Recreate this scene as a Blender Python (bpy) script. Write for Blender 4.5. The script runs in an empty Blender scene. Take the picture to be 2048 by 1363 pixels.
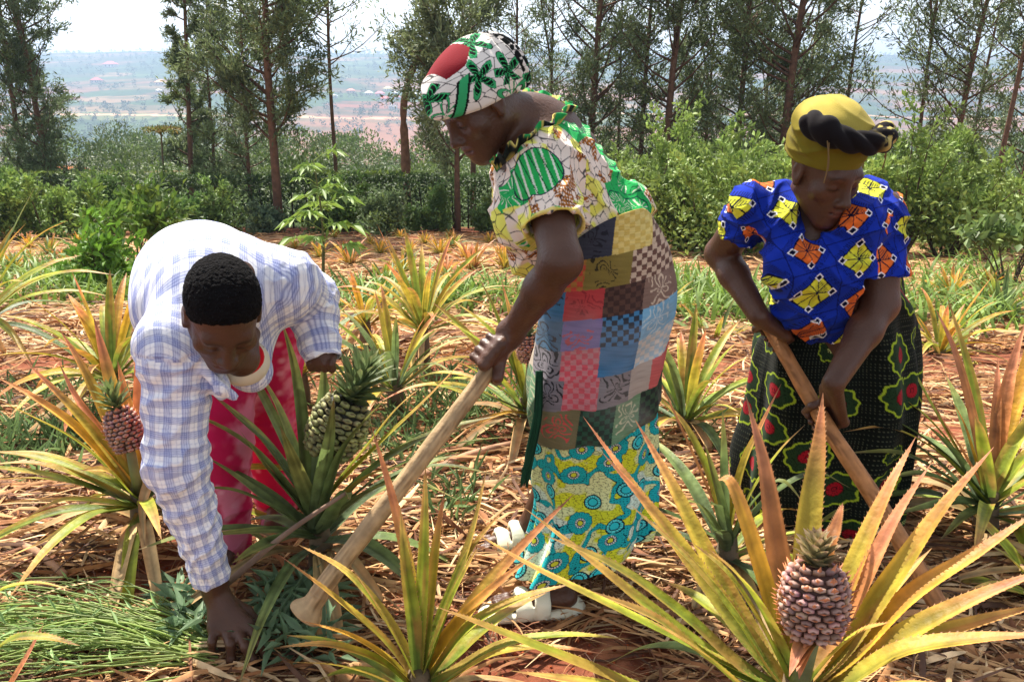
import bpy, math, random
import numpy as np
from mathutils import Vector
rng = np.random.default_rng(7)
random.seed(7)
C = bpy.context.scene.collection
PITCH = math.atan(501.5/1700.0); CP, SP = math.cos(PITCH), math.sin(PITCH)
CAMZ = 1.28; F = 1700.0

def V(*a): return np.array(a, float)
def nrm(v):
    v = np.asarray(v, float); return v/(np.linalg.norm(v)+1e-12)
def at(px, py, Y):
    "world point seen at photo pixel (px,py) whose distance ahead of the photographer is Y metres"
    u = (px-1024)/F; v = (681.5-py)/F
    t = Y/(CP+v*SP)
    return V(u*t, Y, CAMZ+t*(-SP+v*CP))
def ppm(py, Y):
    v = (681.5-py)/F; return F/(Y/(CP+v*SP))
def proj(p):
    p = np.asarray(p, float); d = p[..., 1]*CP-(p[..., 2]-CAMZ)*SP
    return 1024+F*p[..., 0]/d, 681.5-F*(p[..., 1]*SP+(p[..., 2]-CAMZ)*CP)/d

# ---------------------------------------------------------------- noise
def _hash(ix, iy, iz, s):
    h = (ix.astype(np.int64)*374761393+iy.astype(np.int64)*668265263+iz.astype(np.int64)*2147483647+s*1274126177) & 0xffffffff
    h = ((h ^ (h >> 13))*1274126177) & 0xffffffff
    h = ((h ^ (h >> 16))*2246822519) & 0xffffffff
    return ((h ^ (h >> 15)) & 0xffff)/65535.0
def noise(p, s=0):
    "value noise 0..1 on an (n,2|3) array"
    p = np.asarray(p, float)
    if p.shape[-1] == 2: p = np.concatenate([p, np.zeros(p.shape[:-1]+(1,))], -1)
    i = np.floor(p).astype(np.int64); f = p-i; f = f*f*(3-2*f)
    r = 0
    for dx in (0, 1):
        for dy in (0, 1):
            for dz in (0, 1):
                w = (f[..., 0] if dx else 1-f[..., 0])*(f[..., 1] if dy else 1-f[..., 1])*(f[..., 2] if dz else 1-f[..., 2])
                r = r+w*_hash(i[..., 0]+dx, i[..., 1]+dy, i[..., 2]+dz, s)
    return r
def fbm(p, s=0, n=3):
    p = np.asarray(p, float); r = 0; a = .5; t = 0
    for k in range(n):
        r = r+a*noise(p*(2.03**k)+k*17.1, s+k); t += a; a *= .5
    return r/t
def voro(p, s=0, jit=.8):
    "2-D cells: distance to nearest, to second nearest, cell ids, offset from the nearest centre"
    p = np.asarray(p, float); i = np.floor(p).astype(np.int64)
    d1 = np.full(len(p), 9.); d2 = np.full(len(p), 9.); ci = np.zeros(i.shape, np.int64); off = np.zeros(p.shape)
    z = np.zeros(len(p), np.int64)
    for dx in (-1, 0, 1):
        for dy in (-1, 0, 1):
            q = i+[dx, dy]
            cx = q[:, 0]+.5+jit*(_hash(q[:, 0], q[:, 1], z, s)-.5); cy = q[:, 1]+.5+jit*(_hash(q[:, 0], q[:, 1], z, s+5)-.5)
            ox = p[:, 0]-cx; oy = p[:, 1]-cy; d = np.hypot(ox, oy)
            m = d < d1
            d2 = np.where(m, d1, np.minimum(d2, d)); d1 = np.where(m, d, d1)
            ci[m] = q[m]; off[m, 0] = ox[m]; off[m, 1] = oy[m]
    return d1, d2, ci, off
def hsh(ci, s=0): return _hash(ci[:, 0], ci[:, 1], np.zeros(len(ci), np.int64), s+31)
def sm(a, b, x):
    t = np.clip((x-a)/(b-a), 0, 1); return t*t*(3-2*t)
def mixc(c, col, m):
    return c*(1-m[:, None])+np.asarray(col)*m[:, None]
def srgb(r, g, b):
    f = lambda c: ((c/255+.055)/1.055)**2.4 if c > 10 else c/255/12.92
    return V(f(r), f(g), f(b))

# ---------------------------------------------------------------- objects
def mesh_np(name, v, q, col=None, uv=None, smooth=True):
    "v (n,3); q (m,3|4) or a list of such arrays"
    me = bpy.data.meshes.new(name)
    qs = q if isinstance(q, list) else [q]
    qs = [np.asarray(a, np.int32) for a in qs if len(a)]
    v = np.asarray(v, np.float32)
    me.vertices.add(len(v)); me.vertices.foreach_set('co', v.ravel())
    loops = np.concatenate([a.ravel() for a in qs]); tot = np.concatenate([np.full(len(a), a.shape[1], np.int32) for a in qs])
    st = np.concatenate([[0], np.cumsum(tot)[:-1]]).astype(np.int32)
    me.loops.add(len(loops)); me.loops.foreach_set('vertex_index', loops)
    me.polygons.add(len(tot)); me.polygons.foreach_set('loop_start', st); me.polygons.foreach_set('loop_total', tot)
    if smooth: me.polygons.foreach_set('use_smooth', np.ones(len(tot), bool))
    me.update(calc_edges=True)
    if col is not None:
        a = me.color_attributes.new('Col', 'FLOAT_COLOR', 'POINT')
        c = np.ones((len(v), 4), np.float32); c[:, :3] = col
        a.data.foreach_set('color', c.ravel())
    return me
def link(name, me, mat, parent=None):
    o = bpy.data.objects.new(name, me)
    if mat is not None and me is not None and len(me.materials) == 0: me.materials.append(mat)
    C.objects.link(o)
    if parent is not None:
        o.parent = parent
        o.location = -Vector(world_loc(parent))
    return o
def world_loc(o):
    p = Vector(o.location)
    while o.parent is not None:
        o = o.parent; p += Vector(o.location)
    return p
def tag(o, label=None, cat=None, group=None, kind=None):
    if label: o['label'] = label
    if cat: o['category'] = cat
    if group: o['group'] = group
    if kind: o['kind'] = kind
    return o
def empty(name, loc, label, cat, group=None):
    o = bpy.data.objects.new(name, None); C.objects.link(o); o.location = loc; o.empty_display_size = .1
    return tag(o, label, cat, group)
def copy_tree(src, loc, rz=0., sc=1., label=None):
    def cp(o, par):
        c = o.copy(); C.objects.link(c); c.parent = par
        for ch in list(o.children): cp(ch, c)
        return c
    r = cp(src, None); r.location = loc; r.rotation_euler = (0, 0, rz); r.scale = (sc,)*3
    if label: r['label'] = label
    return r

class Buf:
    "collects vertices, faces and colours of one mesh"
    def __init__(s): s.v = []; s.q = {3: [], 4: []}; s.c = []; s.n = 0
    def add(s, v, q, c):
        v = np.asarray(v, float).reshape(-1, 3); q = np.asarray(q, np.int64)
        c = np.asarray(c, float)
        if c.ndim == 1: c = np.tile(c, (len(v), 1))
        s.v.append(v); s.c.append(c.reshape(-1, 3)); s.q[q.shape[1]].append(q+s.n); s.n += len(v)
    def build(s, name, mat, parent=None, smooth=True):
        qs = [np.concatenate(a) for a in s.q.values() if a]
        me = mesh_np(name, np.concatenate(s.v), qs, np.concatenate(s.c), smooth=smooth)
        return link(name, me, mat, parent)
def frames(pts):
    pts = np.asarray(pts, float); t = np.gradient(pts, axis=0); t /= np.linalg.norm(t, axis=1)[:, None]+1e-12
    n0 = np.cross(t[0], [0, 0, 1.]) if abs(t[0][2]) < .9 else np.cross(t[0], [1., 0, 0])
    n0 = nrm(n0); N = []
    for k in range(len(pts)):
        n0 = nrm(n0-t[k]*n0.dot(t[k])); N.append(n0)
    N = np.array(N); return t, N, np.cross(t, N)
def tube(pts, rad, nr=8, cap=True):
    pts = np.asarray(pts, float); n = len(pts); rad = np.broadcast_to(np.asarray(rad, float), (n,))
    t, N, B = frames(pts); a = np.arange(nr)*2*math.pi/nr
    v = pts[:, None]+rad[:, None, None]*(np.cos(a)[None, :, None]*N[:, None]+np.sin(a)[None, :, None]*B[:, None])
    i = np.arange(n-1)[:, None]*nr; j = np.arange(nr)[None]; j2 = (j+1) % nr
    q = np.stack([i+j, i+j2, i+nr+j2, i+nr+j], -1).reshape(-1, 4)
    v = v.reshape(-1, 3)
    if cap:
        v = np.concatenate([v, pts[:1]-t[:1]*rad[0]*.3, pts[-1:]+t[-1:]*rad[-1]*.3])
        j = np.arange(nr); e = np.full(nr, n*nr)
        # degenerate-free caps made of quads would need triangles: return quads with tri fan encoded separately
        tri = np.concatenate([np.stack([j, e, (j+1) % nr], -1)[:, [0, 1, 2]], np.stack([(n-1)*nr+(j+1) % nr, e+1, (n-1)*nr+j], -1)])
        tri = tri[:, ::-1]
        return v, q[:, ::-1], tri
    return v, q[:, ::-1], np.zeros((0, 3), int)
def add_tube(b, pts, rad, col, nr=8, cap=True):
    v, q, t = tube(pts, rad, nr, cap); base = b.n
    b.add(v, q, col)
    if len(t): b.q[3].append(t+base)
def spline(P, n):
    "Catmull-Rom through the rows of P"
    P = np.asarray(P, float)
    if len(P) == 2: P = np.array([P[0], (P[0]+P[1])/2, P[1]])
    Q = np.concatenate([[2*P[0]-P[1]], P, [2*P[-1]-P[-2]]]); m = len(P)-1
    u = np.linspace(0, m, n); i = np.minimum(u.astype(int), m-1); t = (u-i)[:, None]
    a, b_, c, d = Q[i], Q[i+1], Q[i+2], Q[i+3]
    return .5*((2*b_)+(-a+c)*t+(2*a-5*b_+4*c-d)*t**2+(-a+3*b_-3*c+d)*t**3)

# ---------------------------------------------------------------- distance fields
class SDF:
    def __init__(s, lo, hi, h):
        s.lo = np.asarray(lo, float); s.h = h
        s.n = np.ceil((np.asarray(hi)-s.lo)/h).astype(int)+1
        s.f = np.full(s.n, .5, np.float32)
    def _box(s, lo, hi):
        a = np.maximum(np.floor((lo-s.lo)/s.h).astype(int), 0); b = np.minimum(np.ceil((hi-s.lo)/s.h).astype(int)+1, s.n)
        if np.any(b <= a): return None
        g = [s.lo[k]+s.h*np.arange(a[k], b[k]) for k in range(3)]
        return tuple(slice(a[k], b[k]) for k in range(3)), np.stack(np.meshgrid(*g, indexing='ij'), -1)
    def _op(s, sl, d, k, op):
        f = s.f[sl]; d = d.astype(np.float32)
        if op == 'add':
            h = np.clip(k-np.abs(f-d), 0, None)/max(k, 1e-6); s.f[sl] = np.minimum(f, d)-h*h*k*.25
        elif op == 'sub':
            d = -d; h = np.clip(k-np.abs(f-d), 0, None)/max(k, 1e-6); s.f[sl] = np.maximum(f, d)+h*h*k*.25
        elif op == 'int':
            s.f[sl] = np.maximum(f, d)
    def cap(s, a, b, ra, rb=None, k=.02, op='add', flat=None):
        "round cone a-b; flat=(axis, ratio) squashes it along axis"
        a = np.asarray(a, float); b = np.asarray(b, float); rb = ra if rb is None else rb
        m = max(ra, rb)+k+.03
        if flat: m = max(m, m*flat[1]+.01)
        r = s._box(np.minimum(a, b)-m, np.maximum(a, b)+m)
        if r is None: return
        sl, p = r; ab = b-a; L2 = ab.dot(ab)+1e-12
        t = np.clip(((p-a)@ab)/L2, 0, 1); q = p-a-t[..., None]*ab
        if flat:
            ax = nrm(flat[0]); c = q@ax; q = q+(c/flat[1]-c)[..., None]*ax
        s._op(sl, np.linalg.norm(q, axis=-1)-(ra+(rb-ra)*t), k, op)
    def chain(s, pts, rad, **kw):
        for i in range(len(pts)-1): s.cap(pts[i], pts[i+1], rad[i], rad[i+1], **kw)
    def ell(s, c, r, R=None, k=.02, op='add'):
        c = np.asarray(c, float); r = np.asarray(r, float); m = r.max()+k+.03
        b = s._box(c-m, c+m)
        if b is None: return
        sl, p = b; q = p-c
        if R is not None: q = q@R
        k0 = np.linalg.norm(q/r, axis=-1); k1 = np.linalg.norm(q/(r*r), axis=-1)+1e-9
        s._op(sl, k0*(k0-1)/k1, k, op)
    def plane(s, p0, n, lo=None, hi=None, k=.004, op='sub'):
        "removes the half space on the side n points to (inside the box lo..hi)"
        lo = s.lo if lo is None else np.asarray(lo); hi = s.lo+s.h*s.n if hi is None else np.asarray(hi)
        b = s._box(lo, hi)
        if b is None: return
        sl, p = b; s._op(sl, -((p-np.asarray(p0))@nrm(n)), k, op)
    def mesh(s):
        f = s.f; ins = f < 0
        c = np.zeros(np.array(f.shape)-1, np.int8)
        for a in (0, 1):
            for b in (0, 1):
                for d in (0, 1):
                    c += ins[a:f.shape[0]-1+a, b:f.shape[1]-1+b, d:f.shape[2]-1+d]
        act = (c > 0) & (c < 8); idx = np.full(c.shape, -1, np.int32); ijk = np.argwhere(act); idx[act] = np.arange(len(ijk))
        acc = np.zeros((len(ijk), 3)); cnt = np.zeros(len(ijk))
        co = [(a, b, d) for a in (0, 1) for b in (0, 1) for d in (0, 1)]
        for A in co:
            for B in co:
                if sum(B)-sum(A) == 1 and all(y >= x for x, y in zip(A, B)):
                    fa = f[tuple((ijk+A).T)]; fb = f[tuple((ijk+B).T)]; m = (fa < 0) != (fb < 0)
                    t = np.where(m, fa/(fa-fb+1e-12*(~m)), 0)
                    acc[m] += (np.array(A)+np.array(np.array(B)-A)*t[:, None])[m]; cnt += m
        v = s.lo+s.h*(ijk+acc/cnt[:, None])
        qs = []
        for ax in range(3):
            o = [1, 1, 1]; o[ax] = 0
            A = ins[tuple(slice(0, -1) if k == ax else slice(1, -1) for k in range(3))]
            B = ins[tuple(slice(1, None) if k == ax else slice(1, -1) for k in range(3))]
            e = np.argwhere(A != B); fl = A[tuple(e.T)]
            e = e+o; k1, k2 = [k for k in range(3) if k != ax]
            def cell(d1, d2):
                g = e.copy(); g[:, k1] -= d1; g[:, k2] -= d2; return idx[tuple(g.T)]
            q = np.stack([cell(1, 1), cell(0, 1), cell(0, 0), cell(1, 0)], -1)
            flip = fl if ax != 1 else ~fl
            q[~flip] = q[~flip][:, ::-1]
            qs.append(q)
        return v, np.concatenate(qs)
def vnormals(v, q):
    n = np.cross(v[q[:, 2]]-v[q[:, 0]], v[q[:, 3]]-v[q[:, 1]]); N = np.zeros_like(v)
    for k in range(4): np.add.at(N, q[:, k], n)
    return N/(np.linalg.norm(N, axis=1)[:, None]+1e-12)
def relax(v, q, it=2, lam=.5):
    e = np.concatenate([q[:, [0, 1]], q[:, [1, 2]], q[:, [2, 3]], q[:, [3, 0]]])
    cnt = np.zeros(len(v)); np.add.at(cnt, e[:, 0], 1); np.add.at(cnt, e[:, 1], 1)
    for _ in range(it):
        a = np.zeros_like(v); np.add.at(a, e[:, 0], v[e[:, 1]]); np.add.at(a, e[:, 1], v[e[:, 0]])
        v = v*(1-lam)+lam*a/cnt[:, None]
    return v
def subdiv(v, q):
    e = np.stack([q, np.roll(q, -1, 1)], -1).reshape(-1, 2); e.sort(axis=1)
    key = e[:, 0].astype(np.int64)*len(v)+e[:, 1]; u, inv = np.unique(key, return_inverse=True)
    a = u//len(v); b = u % len(v); n = len(v); m = len(u)
    mid = (v[a]+v[b])/2; cen = v[q].mean(1); inv = inv.reshape(-1, 4)+n; c = np.arange(len(q))+n+m
    Q = []
    for k in range(4): Q.append(np.stack([q[:, k], inv[:, k], c, inv[:, (k-1) % 4]], -1))
    return np.concatenate([v, mid, cen]), np.concatenate(Q)
def axis_coords(p, pts):
    "nearest place on a polyline: arc length, distance, and the offset vector"
    best = np.full(len(p), 9.); S = np.zeros(len(p)); O = np.zeros(p.shape); acc = 0
    for a, b in zip(pts[:-1], pts[1:]):
        a = np.asarray(a, float); b = np.asarray(b, float); ab = b-a; L = np.linalg.norm(ab)
        t = np.clip((p-a)@ab/(L*L), 0, 1); o = p-a-t[:, None]*ab; d = np.linalg.norm(o, axis=1); m = d < best
        best[m] = d[m]; S[m] = acc+t[m]*L; O[m] = o[m]; acc += L
    return S, best, O

# ---------------------------------------------------------------- materials
def newmat(name):
    m = bpy.data.materials.new(name); m.use_nodes = True; nt = m.node_tree
    return m, nt, nt.nodes['Principled BSDF'], nt.nodes['Material Output']
def nd(nt, t, **kw):
    n = nt.nodes.new(t)
    for k, x in kw.items():
        if hasattr(n, k): setattr(n, k, x)
        else: n.inputs[k.replace('_', ' ')].default_value = x
    return n
def vcol_mat(name, rough=.8, bump=.0, bscale=60., spec=.3, trans=0., var=.12, sheen=0., vscale=9., detail=4.):
    m, nt, p, out = newmat(name); L = nt.links
    a = nd(nt, 'ShaderNodeAttribute', attribute_name='Col')
    tc = nd(nt, 'ShaderNodeTexCoord')
    nz = nd(nt, 'ShaderNodeTexNoise'); nz.inputs['Scale'].default_value = vscale; nz.inputs['Detail'].default_value = detail
    L.new(tc.outputs['Object'], nz.inputs['Vector'])
    mr = nd(nt, 'ShaderNodeMapRange'); mr.inputs['From Min'].default_value = .3; mr.inputs['From Max'].default_value = .7
    mr.inputs['To Min'].default_value = 1-var; mr.inputs['To Max'].default_value = 1+var
    L.new(nz.outputs['Fac'], mr.inputs['Value'])
    mx = nd(nt, 'ShaderNodeVectorMath', operation='SCALE')
    L.new(a.outputs['Color'], mx.inputs[0]); L.new(mr.outputs['Result'], mx.inputs['Scale'])
    L.new(mx.outputs['Vector'], p.inputs['Base Color'])
    p.inputs['Roughness'].default_value = rough; p.inputs['Specular IOR Level'].default_value = spec
    if sheen: p.inputs['Sheen Weight'].default_value = sheen
    if bump:
        n2 = nd(nt, 'ShaderNodeTexNoise'); n2.inputs['Scale'].default_value = bscale; n2.inputs['Detail'].default_value = 5
        L.new(tc.outputs['Object'], n2.inputs['Vector'])
        b = nd(nt, 'ShaderNodeBump'); b.inputs['Strength'].default_value = bump; b.inputs['Distance'].default_value = .01
        L.new(n2.outputs['Fac'], b.inputs['Height']); L.new(b.outputs['Normal'], p.inputs['Normal'])
    if trans:
        t = nd(nt, 'ShaderNodeBsdfTranslucent'); L.new(mx.outputs['Vector'], t.inputs['Color'])
        s = nd(nt, 'ShaderNodeMixShader'); s.inputs['Fac'].default_value = trans
        L.new(p.outputs[0], s.inputs[1]); L.new(t.outputs[0], s.inputs[2]); L.new(s.outputs[0], out.inputs['Surface'])
    return m
M_LEAF = vcol_mat('pineapple_leaf', rough=.5, spec=.25, trans=.28, var=.34, vscale=26, detail=8, bump=.25, bscale=70)
M_FOL = vcol_mat('foliage', rough=.55, spec=.35, trans=.3, var=.15, vscale=3)
M_BARK = vcol_mat('bark', rough=.9, bump=.8, bscale=30, var=.3, vscale=12)
M_DRY = vcol_mat('dry_leaf', rough=.75, spec=.25, trans=.12, var=.3, vscale=25)
M_SKIN = vcol_mat('skin', rough=.44, spec=.4, bump=.2, bscale=160, var=.16, vscale=14)
M_CLOTH = vcol_mat('cloth', rough=.9, spec=.08, bump=.12, bscale=300, var=.07, sheen=.04)
M_HAIR = vcol_mat('hair', rough=.95, spec=.1, bump=1., bscale=260, var=.3, vscale=80)
M_WOOD = vcol_mat('wood', rough=.55, spec=.3, bump=.3, bscale=60, var=.25, vscale=30)
M_FRUIT = vcol_mat('fruit', rough=.6, spec=.3, bump=.15, bscale=300, var=.25, vscale=90)
M_PLASTIC = vcol_mat('sandal_plastic', rough=.45, spec=.4, var=.08, bump=.08, bscale=80)
# ======================================================================= terrain
HX = np.array([-5, 3, 9, 16, 22, 30, 45, 60, 75, 110, 220, 420, 620, 800, 1000, 1300, 1700, 2000, 2300, 3200, 6000.])
HZ = np.array([0, 0, -.57, -1.24, -1.95, -2.7, -3.4, -3.7, -5.2, -13, -34, -52, -44, -27, -10, 20, 60, 80, 86, 60, 20.])
def gz(x, y):
    x = np.asarray(x, float); y = np.asarray(y, float)
    r = np.maximum(y, -5); z = np.interp(r, HX, HZ)
    far = sm(350, 1200, r); z = z+far*(22*(fbm(np.stack([x/420+3, r/800], -1), 5)-.5)*1.6)+sm(1500, 2200, r)*(18*(fbm(np.stack([x/500+9, r*0], -1), 6)-.45)-12*sm(-200, 900, x))
    return z
def clods(x, y):
    p = np.stack([x, y], -1); near = 1-sm(9, 18, y)
    d = voro((p*30).reshape(-1, 2), 3, .9)[0].reshape(x.shape); c = np.clip(.5-d, 0, 1)
    return near*(.030*(fbm(p*3.2, 1)-.5)+.016*(fbm(p*14, 2)-.5)+.022*c*sm(.5, .62, fbm(p*5, 7)))
def ground():
    rr = np.concatenate([np.geomspace(1.2, 14, 760), np.geomspace(14.1, 90, 150), np.geomspace(92, 2750, 330)]); th = np.linspace(-1.02, 1.02, 620)
    Rr, T = np.meshgrid(rr, th, indexing='ij'); x = Rr*np.sin(T); y = Rr*np.cos(T)-.7
    z = gz(x, y)+clods(x, y); v = np.stack([x, y, z], -1).reshape(-1, 3); X, Y = v[:, 0], v[:, 1]; p2 = v[:, :2]
    n1 = fbm(p2*1.4, 11); n2 = fbm(p2*8, 12); n3 = noise(p2*40, 13)
    red = srgb(124, 72, 52); c = red*(.72+.35*n2+.2*n3)[:, None]; c = mixc(c, srgb(196, 134, 96), sm(.50, .75, n2)*.6); c = mixc(c, srgb(84, 40, 28), sm(.45, .2, n1)*.35)
    # straw scattered over the field, turning paler with distance
    straw = sm(3.5, 9, Y)*(1-sm(13.6, 15.2, Y))*sm(.25, .5, fbm(p2*V(1.2, 3.5), 14)); c = mixc(c, srgb(176, 144, 106), straw*.9)
    weed = sm(.56, .66, fbm(p2*V(.9, 2.2), 15))*sm(4, 7, Y)*(1-sm(13, 15, Y)); c = mixc(c, srgb(96, 112, 44), weed*.45)
    c = mixc(c, srgb(54, 70, 30)*(.7+.6*n2)[:, None], sm(16.2, 17.5, Y))
    rp = sm(.52, .6, fbm(p2/V(14, 9), 16))*sm(48, 54, Y)*(1-sm(70, 78, Y))*(1-sm(-10, -5, X)); c = mixc(c, srgb(168, 88, 54), rp)
    # the far hillside: terraced plots
    far = sm(300, 500, Y)
    q = np.stack([X/95+.8*(fbm(p2/300, 21)-.5), Y/62+1.2*(fbm(p2/260, 22)-.5)], 1); d1, d2, ci, off = voro(q, 23, .8); t = hsh(ci, 1)
    pal = np.array([srgb(96, 118, 62), srgb(66, 92, 46), srgb(150, 108, 82), srgb(122, 128, 74), srgb(78, 104, 52), srgb(164, 132, 96), srgb(58, 82, 46), srgb(156, 98, 74)])
    fc = pal[(t*7.99).astype(int)]*(.8+.4*fbm(p2/22, 24))[:, None]; fc = mixc(fc, srgb(44, 66, 38), (1-sm(.02, .06, d2-d1))*.8); fc = fc*.66; fc = mixc(fc, srgb(50, 74, 40)*.7, sm(.4, .6, fbm(p2/V(60, 25), 33))*.6)
    bare = sm(.46, .6, fbm(p2/V(260, 120)+3, 25))*(1-sm(1150, 1350, Y))*sm(500, 620, Y); fc = mixc(fc, srgb(158, 104, 80)*(.85+.3*fbm(p2/15, 26))[:, None], bare*.75)
    wood = sm(.52, .58, fbm(p2/V(170, 60), 27))*sm(1100, 1300, Y); fc = mixc(fc, srgb(40, 62, 34), wood*.8)
    rd = np.abs(Y-(860+40*np.sin(X/160)+.06*X)) < 5; fc = mixc(fc, srgb(206, 160, 124), rd*1.)
    c = c*(1-far[:, None])+fc*far[:, None]
    m = len(th); i = np.arange(len(rr)-1)[:, None]*m; j = np.arange(m-1)[None]; f = np.stack([i+j, i+j+1, i+m+j+1, i+m+j], -1).reshape(-1, 4)
    me = mesh_np('ground', v, f[:, ::-1], c); o = link('ground', me, M_SOIL); tag(o, kind='structure')
    return o
M_SOIL = vcol_mat('red_soil', rough=.95, bump=.9, bscale=55, spec=.1, var=.28, vscale=18, detail=8)

# ======================================================================= leaf clouds
def leaves(b, P, D, size, width, col, up=.5, fold=.25, cvar=.25, bend=.0):
    "one pointed, slightly folded leaf at every row of P, pointing along D"
    n = len(P)
    if n == 0: return
    D = D/(np.linalg.norm(D, axis=1)[:, None]+1e-9); u = rng.normal(size=(n, 3)); u[:, 2] = np.abs(u[:, 2])+up
    S = np.cross(D, u); S /= np.linalg.norm(S, axis=1)[:, None]+1e-9; N = np.cross(S, D)
    size = np.broadcast_to(np.asarray(size, float), (n,))[:, None]*rng.uniform(.7, 1.25, (n, 1)); w = size*width
    a = P; m1 = P+D*size*.45+S*w*.5+N*size*fold*.3; m2 = P+D*size*.45-S*w*.5+N*size*fold*.3; t = P+D*size-N*size*bend
    v = np.stack([a, m1, t, m2], 1).reshape(-1, 3); k = np.arange(n)[:, None]*4; tri = np.concatenate([k+[0, 1, 2], k+[0, 2, 3]])
    c = np.asarray(col, float); c = c if c.ndim == 2 else np.tile(c, (n, 1)); c = c*rng.uniform(1-cvar, 1+cvar, (n, 1)); b.add(v, tri, np.repeat(c, 4, 0))
def rdirs(n, up=0.):
    d = rng.normal(size=(n, 3)); d /= np.linalg.norm(d, axis=1)[:, None]; d[:, 2] += up; return d/np.linalg.norm(d, axis=1)[:, None]

def tree(px, py, Y, lean=(0, 0), h=7.5, tw=.11, lo=.12, hi=1., dens=1., spread=1.0, tone=0, label='', forked=False, name='tree', bark=(104, 76, 60)):
    g = at(px, py, Y); x0 = g[0]; z0 = float(gz(x0, Y)); top = V(x0+lean[0], Y+lean[1], z0+h)
    root = empty(name, (x0, Y, z0), label, 'tree', 'tall trees behind the field')
    H = np.linspace(0, 1, 12); wob = np.stack([.09*h/6*(noise(np.stack([H*3+px, H*0+1], 1), 3)-.5)*2, .09*(noise(np.stack([H*3+px, H*0+5], 1), 4)-.5), H*0], 1)*H[:, None]
    axis = V(x0, Y, z0-.1)*(1-H[:, None])+top*H[:, None]+wob; B = Buf(); bc = srgb(*bark)
    add_tube(B, axis, tw*.5*(1-.78*H), bc, 9); L = Buf()
    ax_at = lambda t: np.array([np.interp(t, H, axis[:, k]) for k in range(3)])
    tone_c = [V(.16, .205, .09), V(.20, .245, .115), V(.13, .172, .08), V(.23, .27, .14)][tone]
    nb = int(58*h/7*(.6+.4*dens)); Ls = []
    if forked:
        f0 = ax_at(.45); f1 = f0+V(-lean[0]*.4-.5, .1, h*.5); add_tube(B, spline([f0, (f0+f1)/2+V(-.1, 0, 0), f1], 8), np.linspace(tw*.3, tw*.08, 8), bc, 7)
    for k in range(nb):
        t = lo+(hi-lo)*((k+rng.uniform(0, 1))/nb); p = ax_at(t); az = rng.uniform(0, 6.283); ln = spread*rng.uniform(.55, 1.15)*(.5+.9*math.sin(min(1, (t-lo)/(hi-lo+.01)*1.1+.25)*2.6))
        d = V(math.cos(az), math.sin(az), rng.uniform(.45, 1.1)); d = nrm(d); e = p+d*ln+V(0, 0, .1*ln); mid = p+d*ln*.5-V(0, 0, .05*ln)
        br = spline([p, mid, e], 6); add_tube(B, br, np.linspace(tw*.16*(1.2-t*.6), .005, 6), bc*.8, 4, cap=False)
        ns = int(rng.uniform(4, 8)*(.6+.4*dens))
        for _ in range(ns):
            s0 = br[rng.integers(2, 6)]; dd = nrm(d+rng.normal(size=3)*.7); e2 = s0+dd*rng.uniform(.2, .5)*spread; tw2 = spline([s0, (s0+e2)/2+V(0, 0, -.02), e2], 4); add_tube(B, tw2, [.006, .005, .004, .002], bc*.75, 3, cap=False)
            m = int(rng.uniform(12, 76)*dens**1.15)+4; q = s0+(e2-s0)*rng.uniform(.0, 1.1, (m, 1))+rng.normal(size=(m, 3))*.065*spread; Ls.append((q, rdirs(m, .15)+dd*.9))
    if Ls:
        P = np.concatenate([a for a, _ in Ls]); D = np.concatenate([b for _, b in Ls]); cl = noise(P*1.6+px, 8); hi_ = noise(P*5, 9)
        col = tone_c*(.55+.9*cl)[:, None]; col = mixc(col, V(.13, .16, .045), sm(.60, .82, hi_)*.7)
        leaves(L, P, D, .115, .27, col, cvar=.4)
        L.build('crown', M_FOL, root, smooth=False)
    B.build('trunk', M_BARK, root); return root
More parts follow.
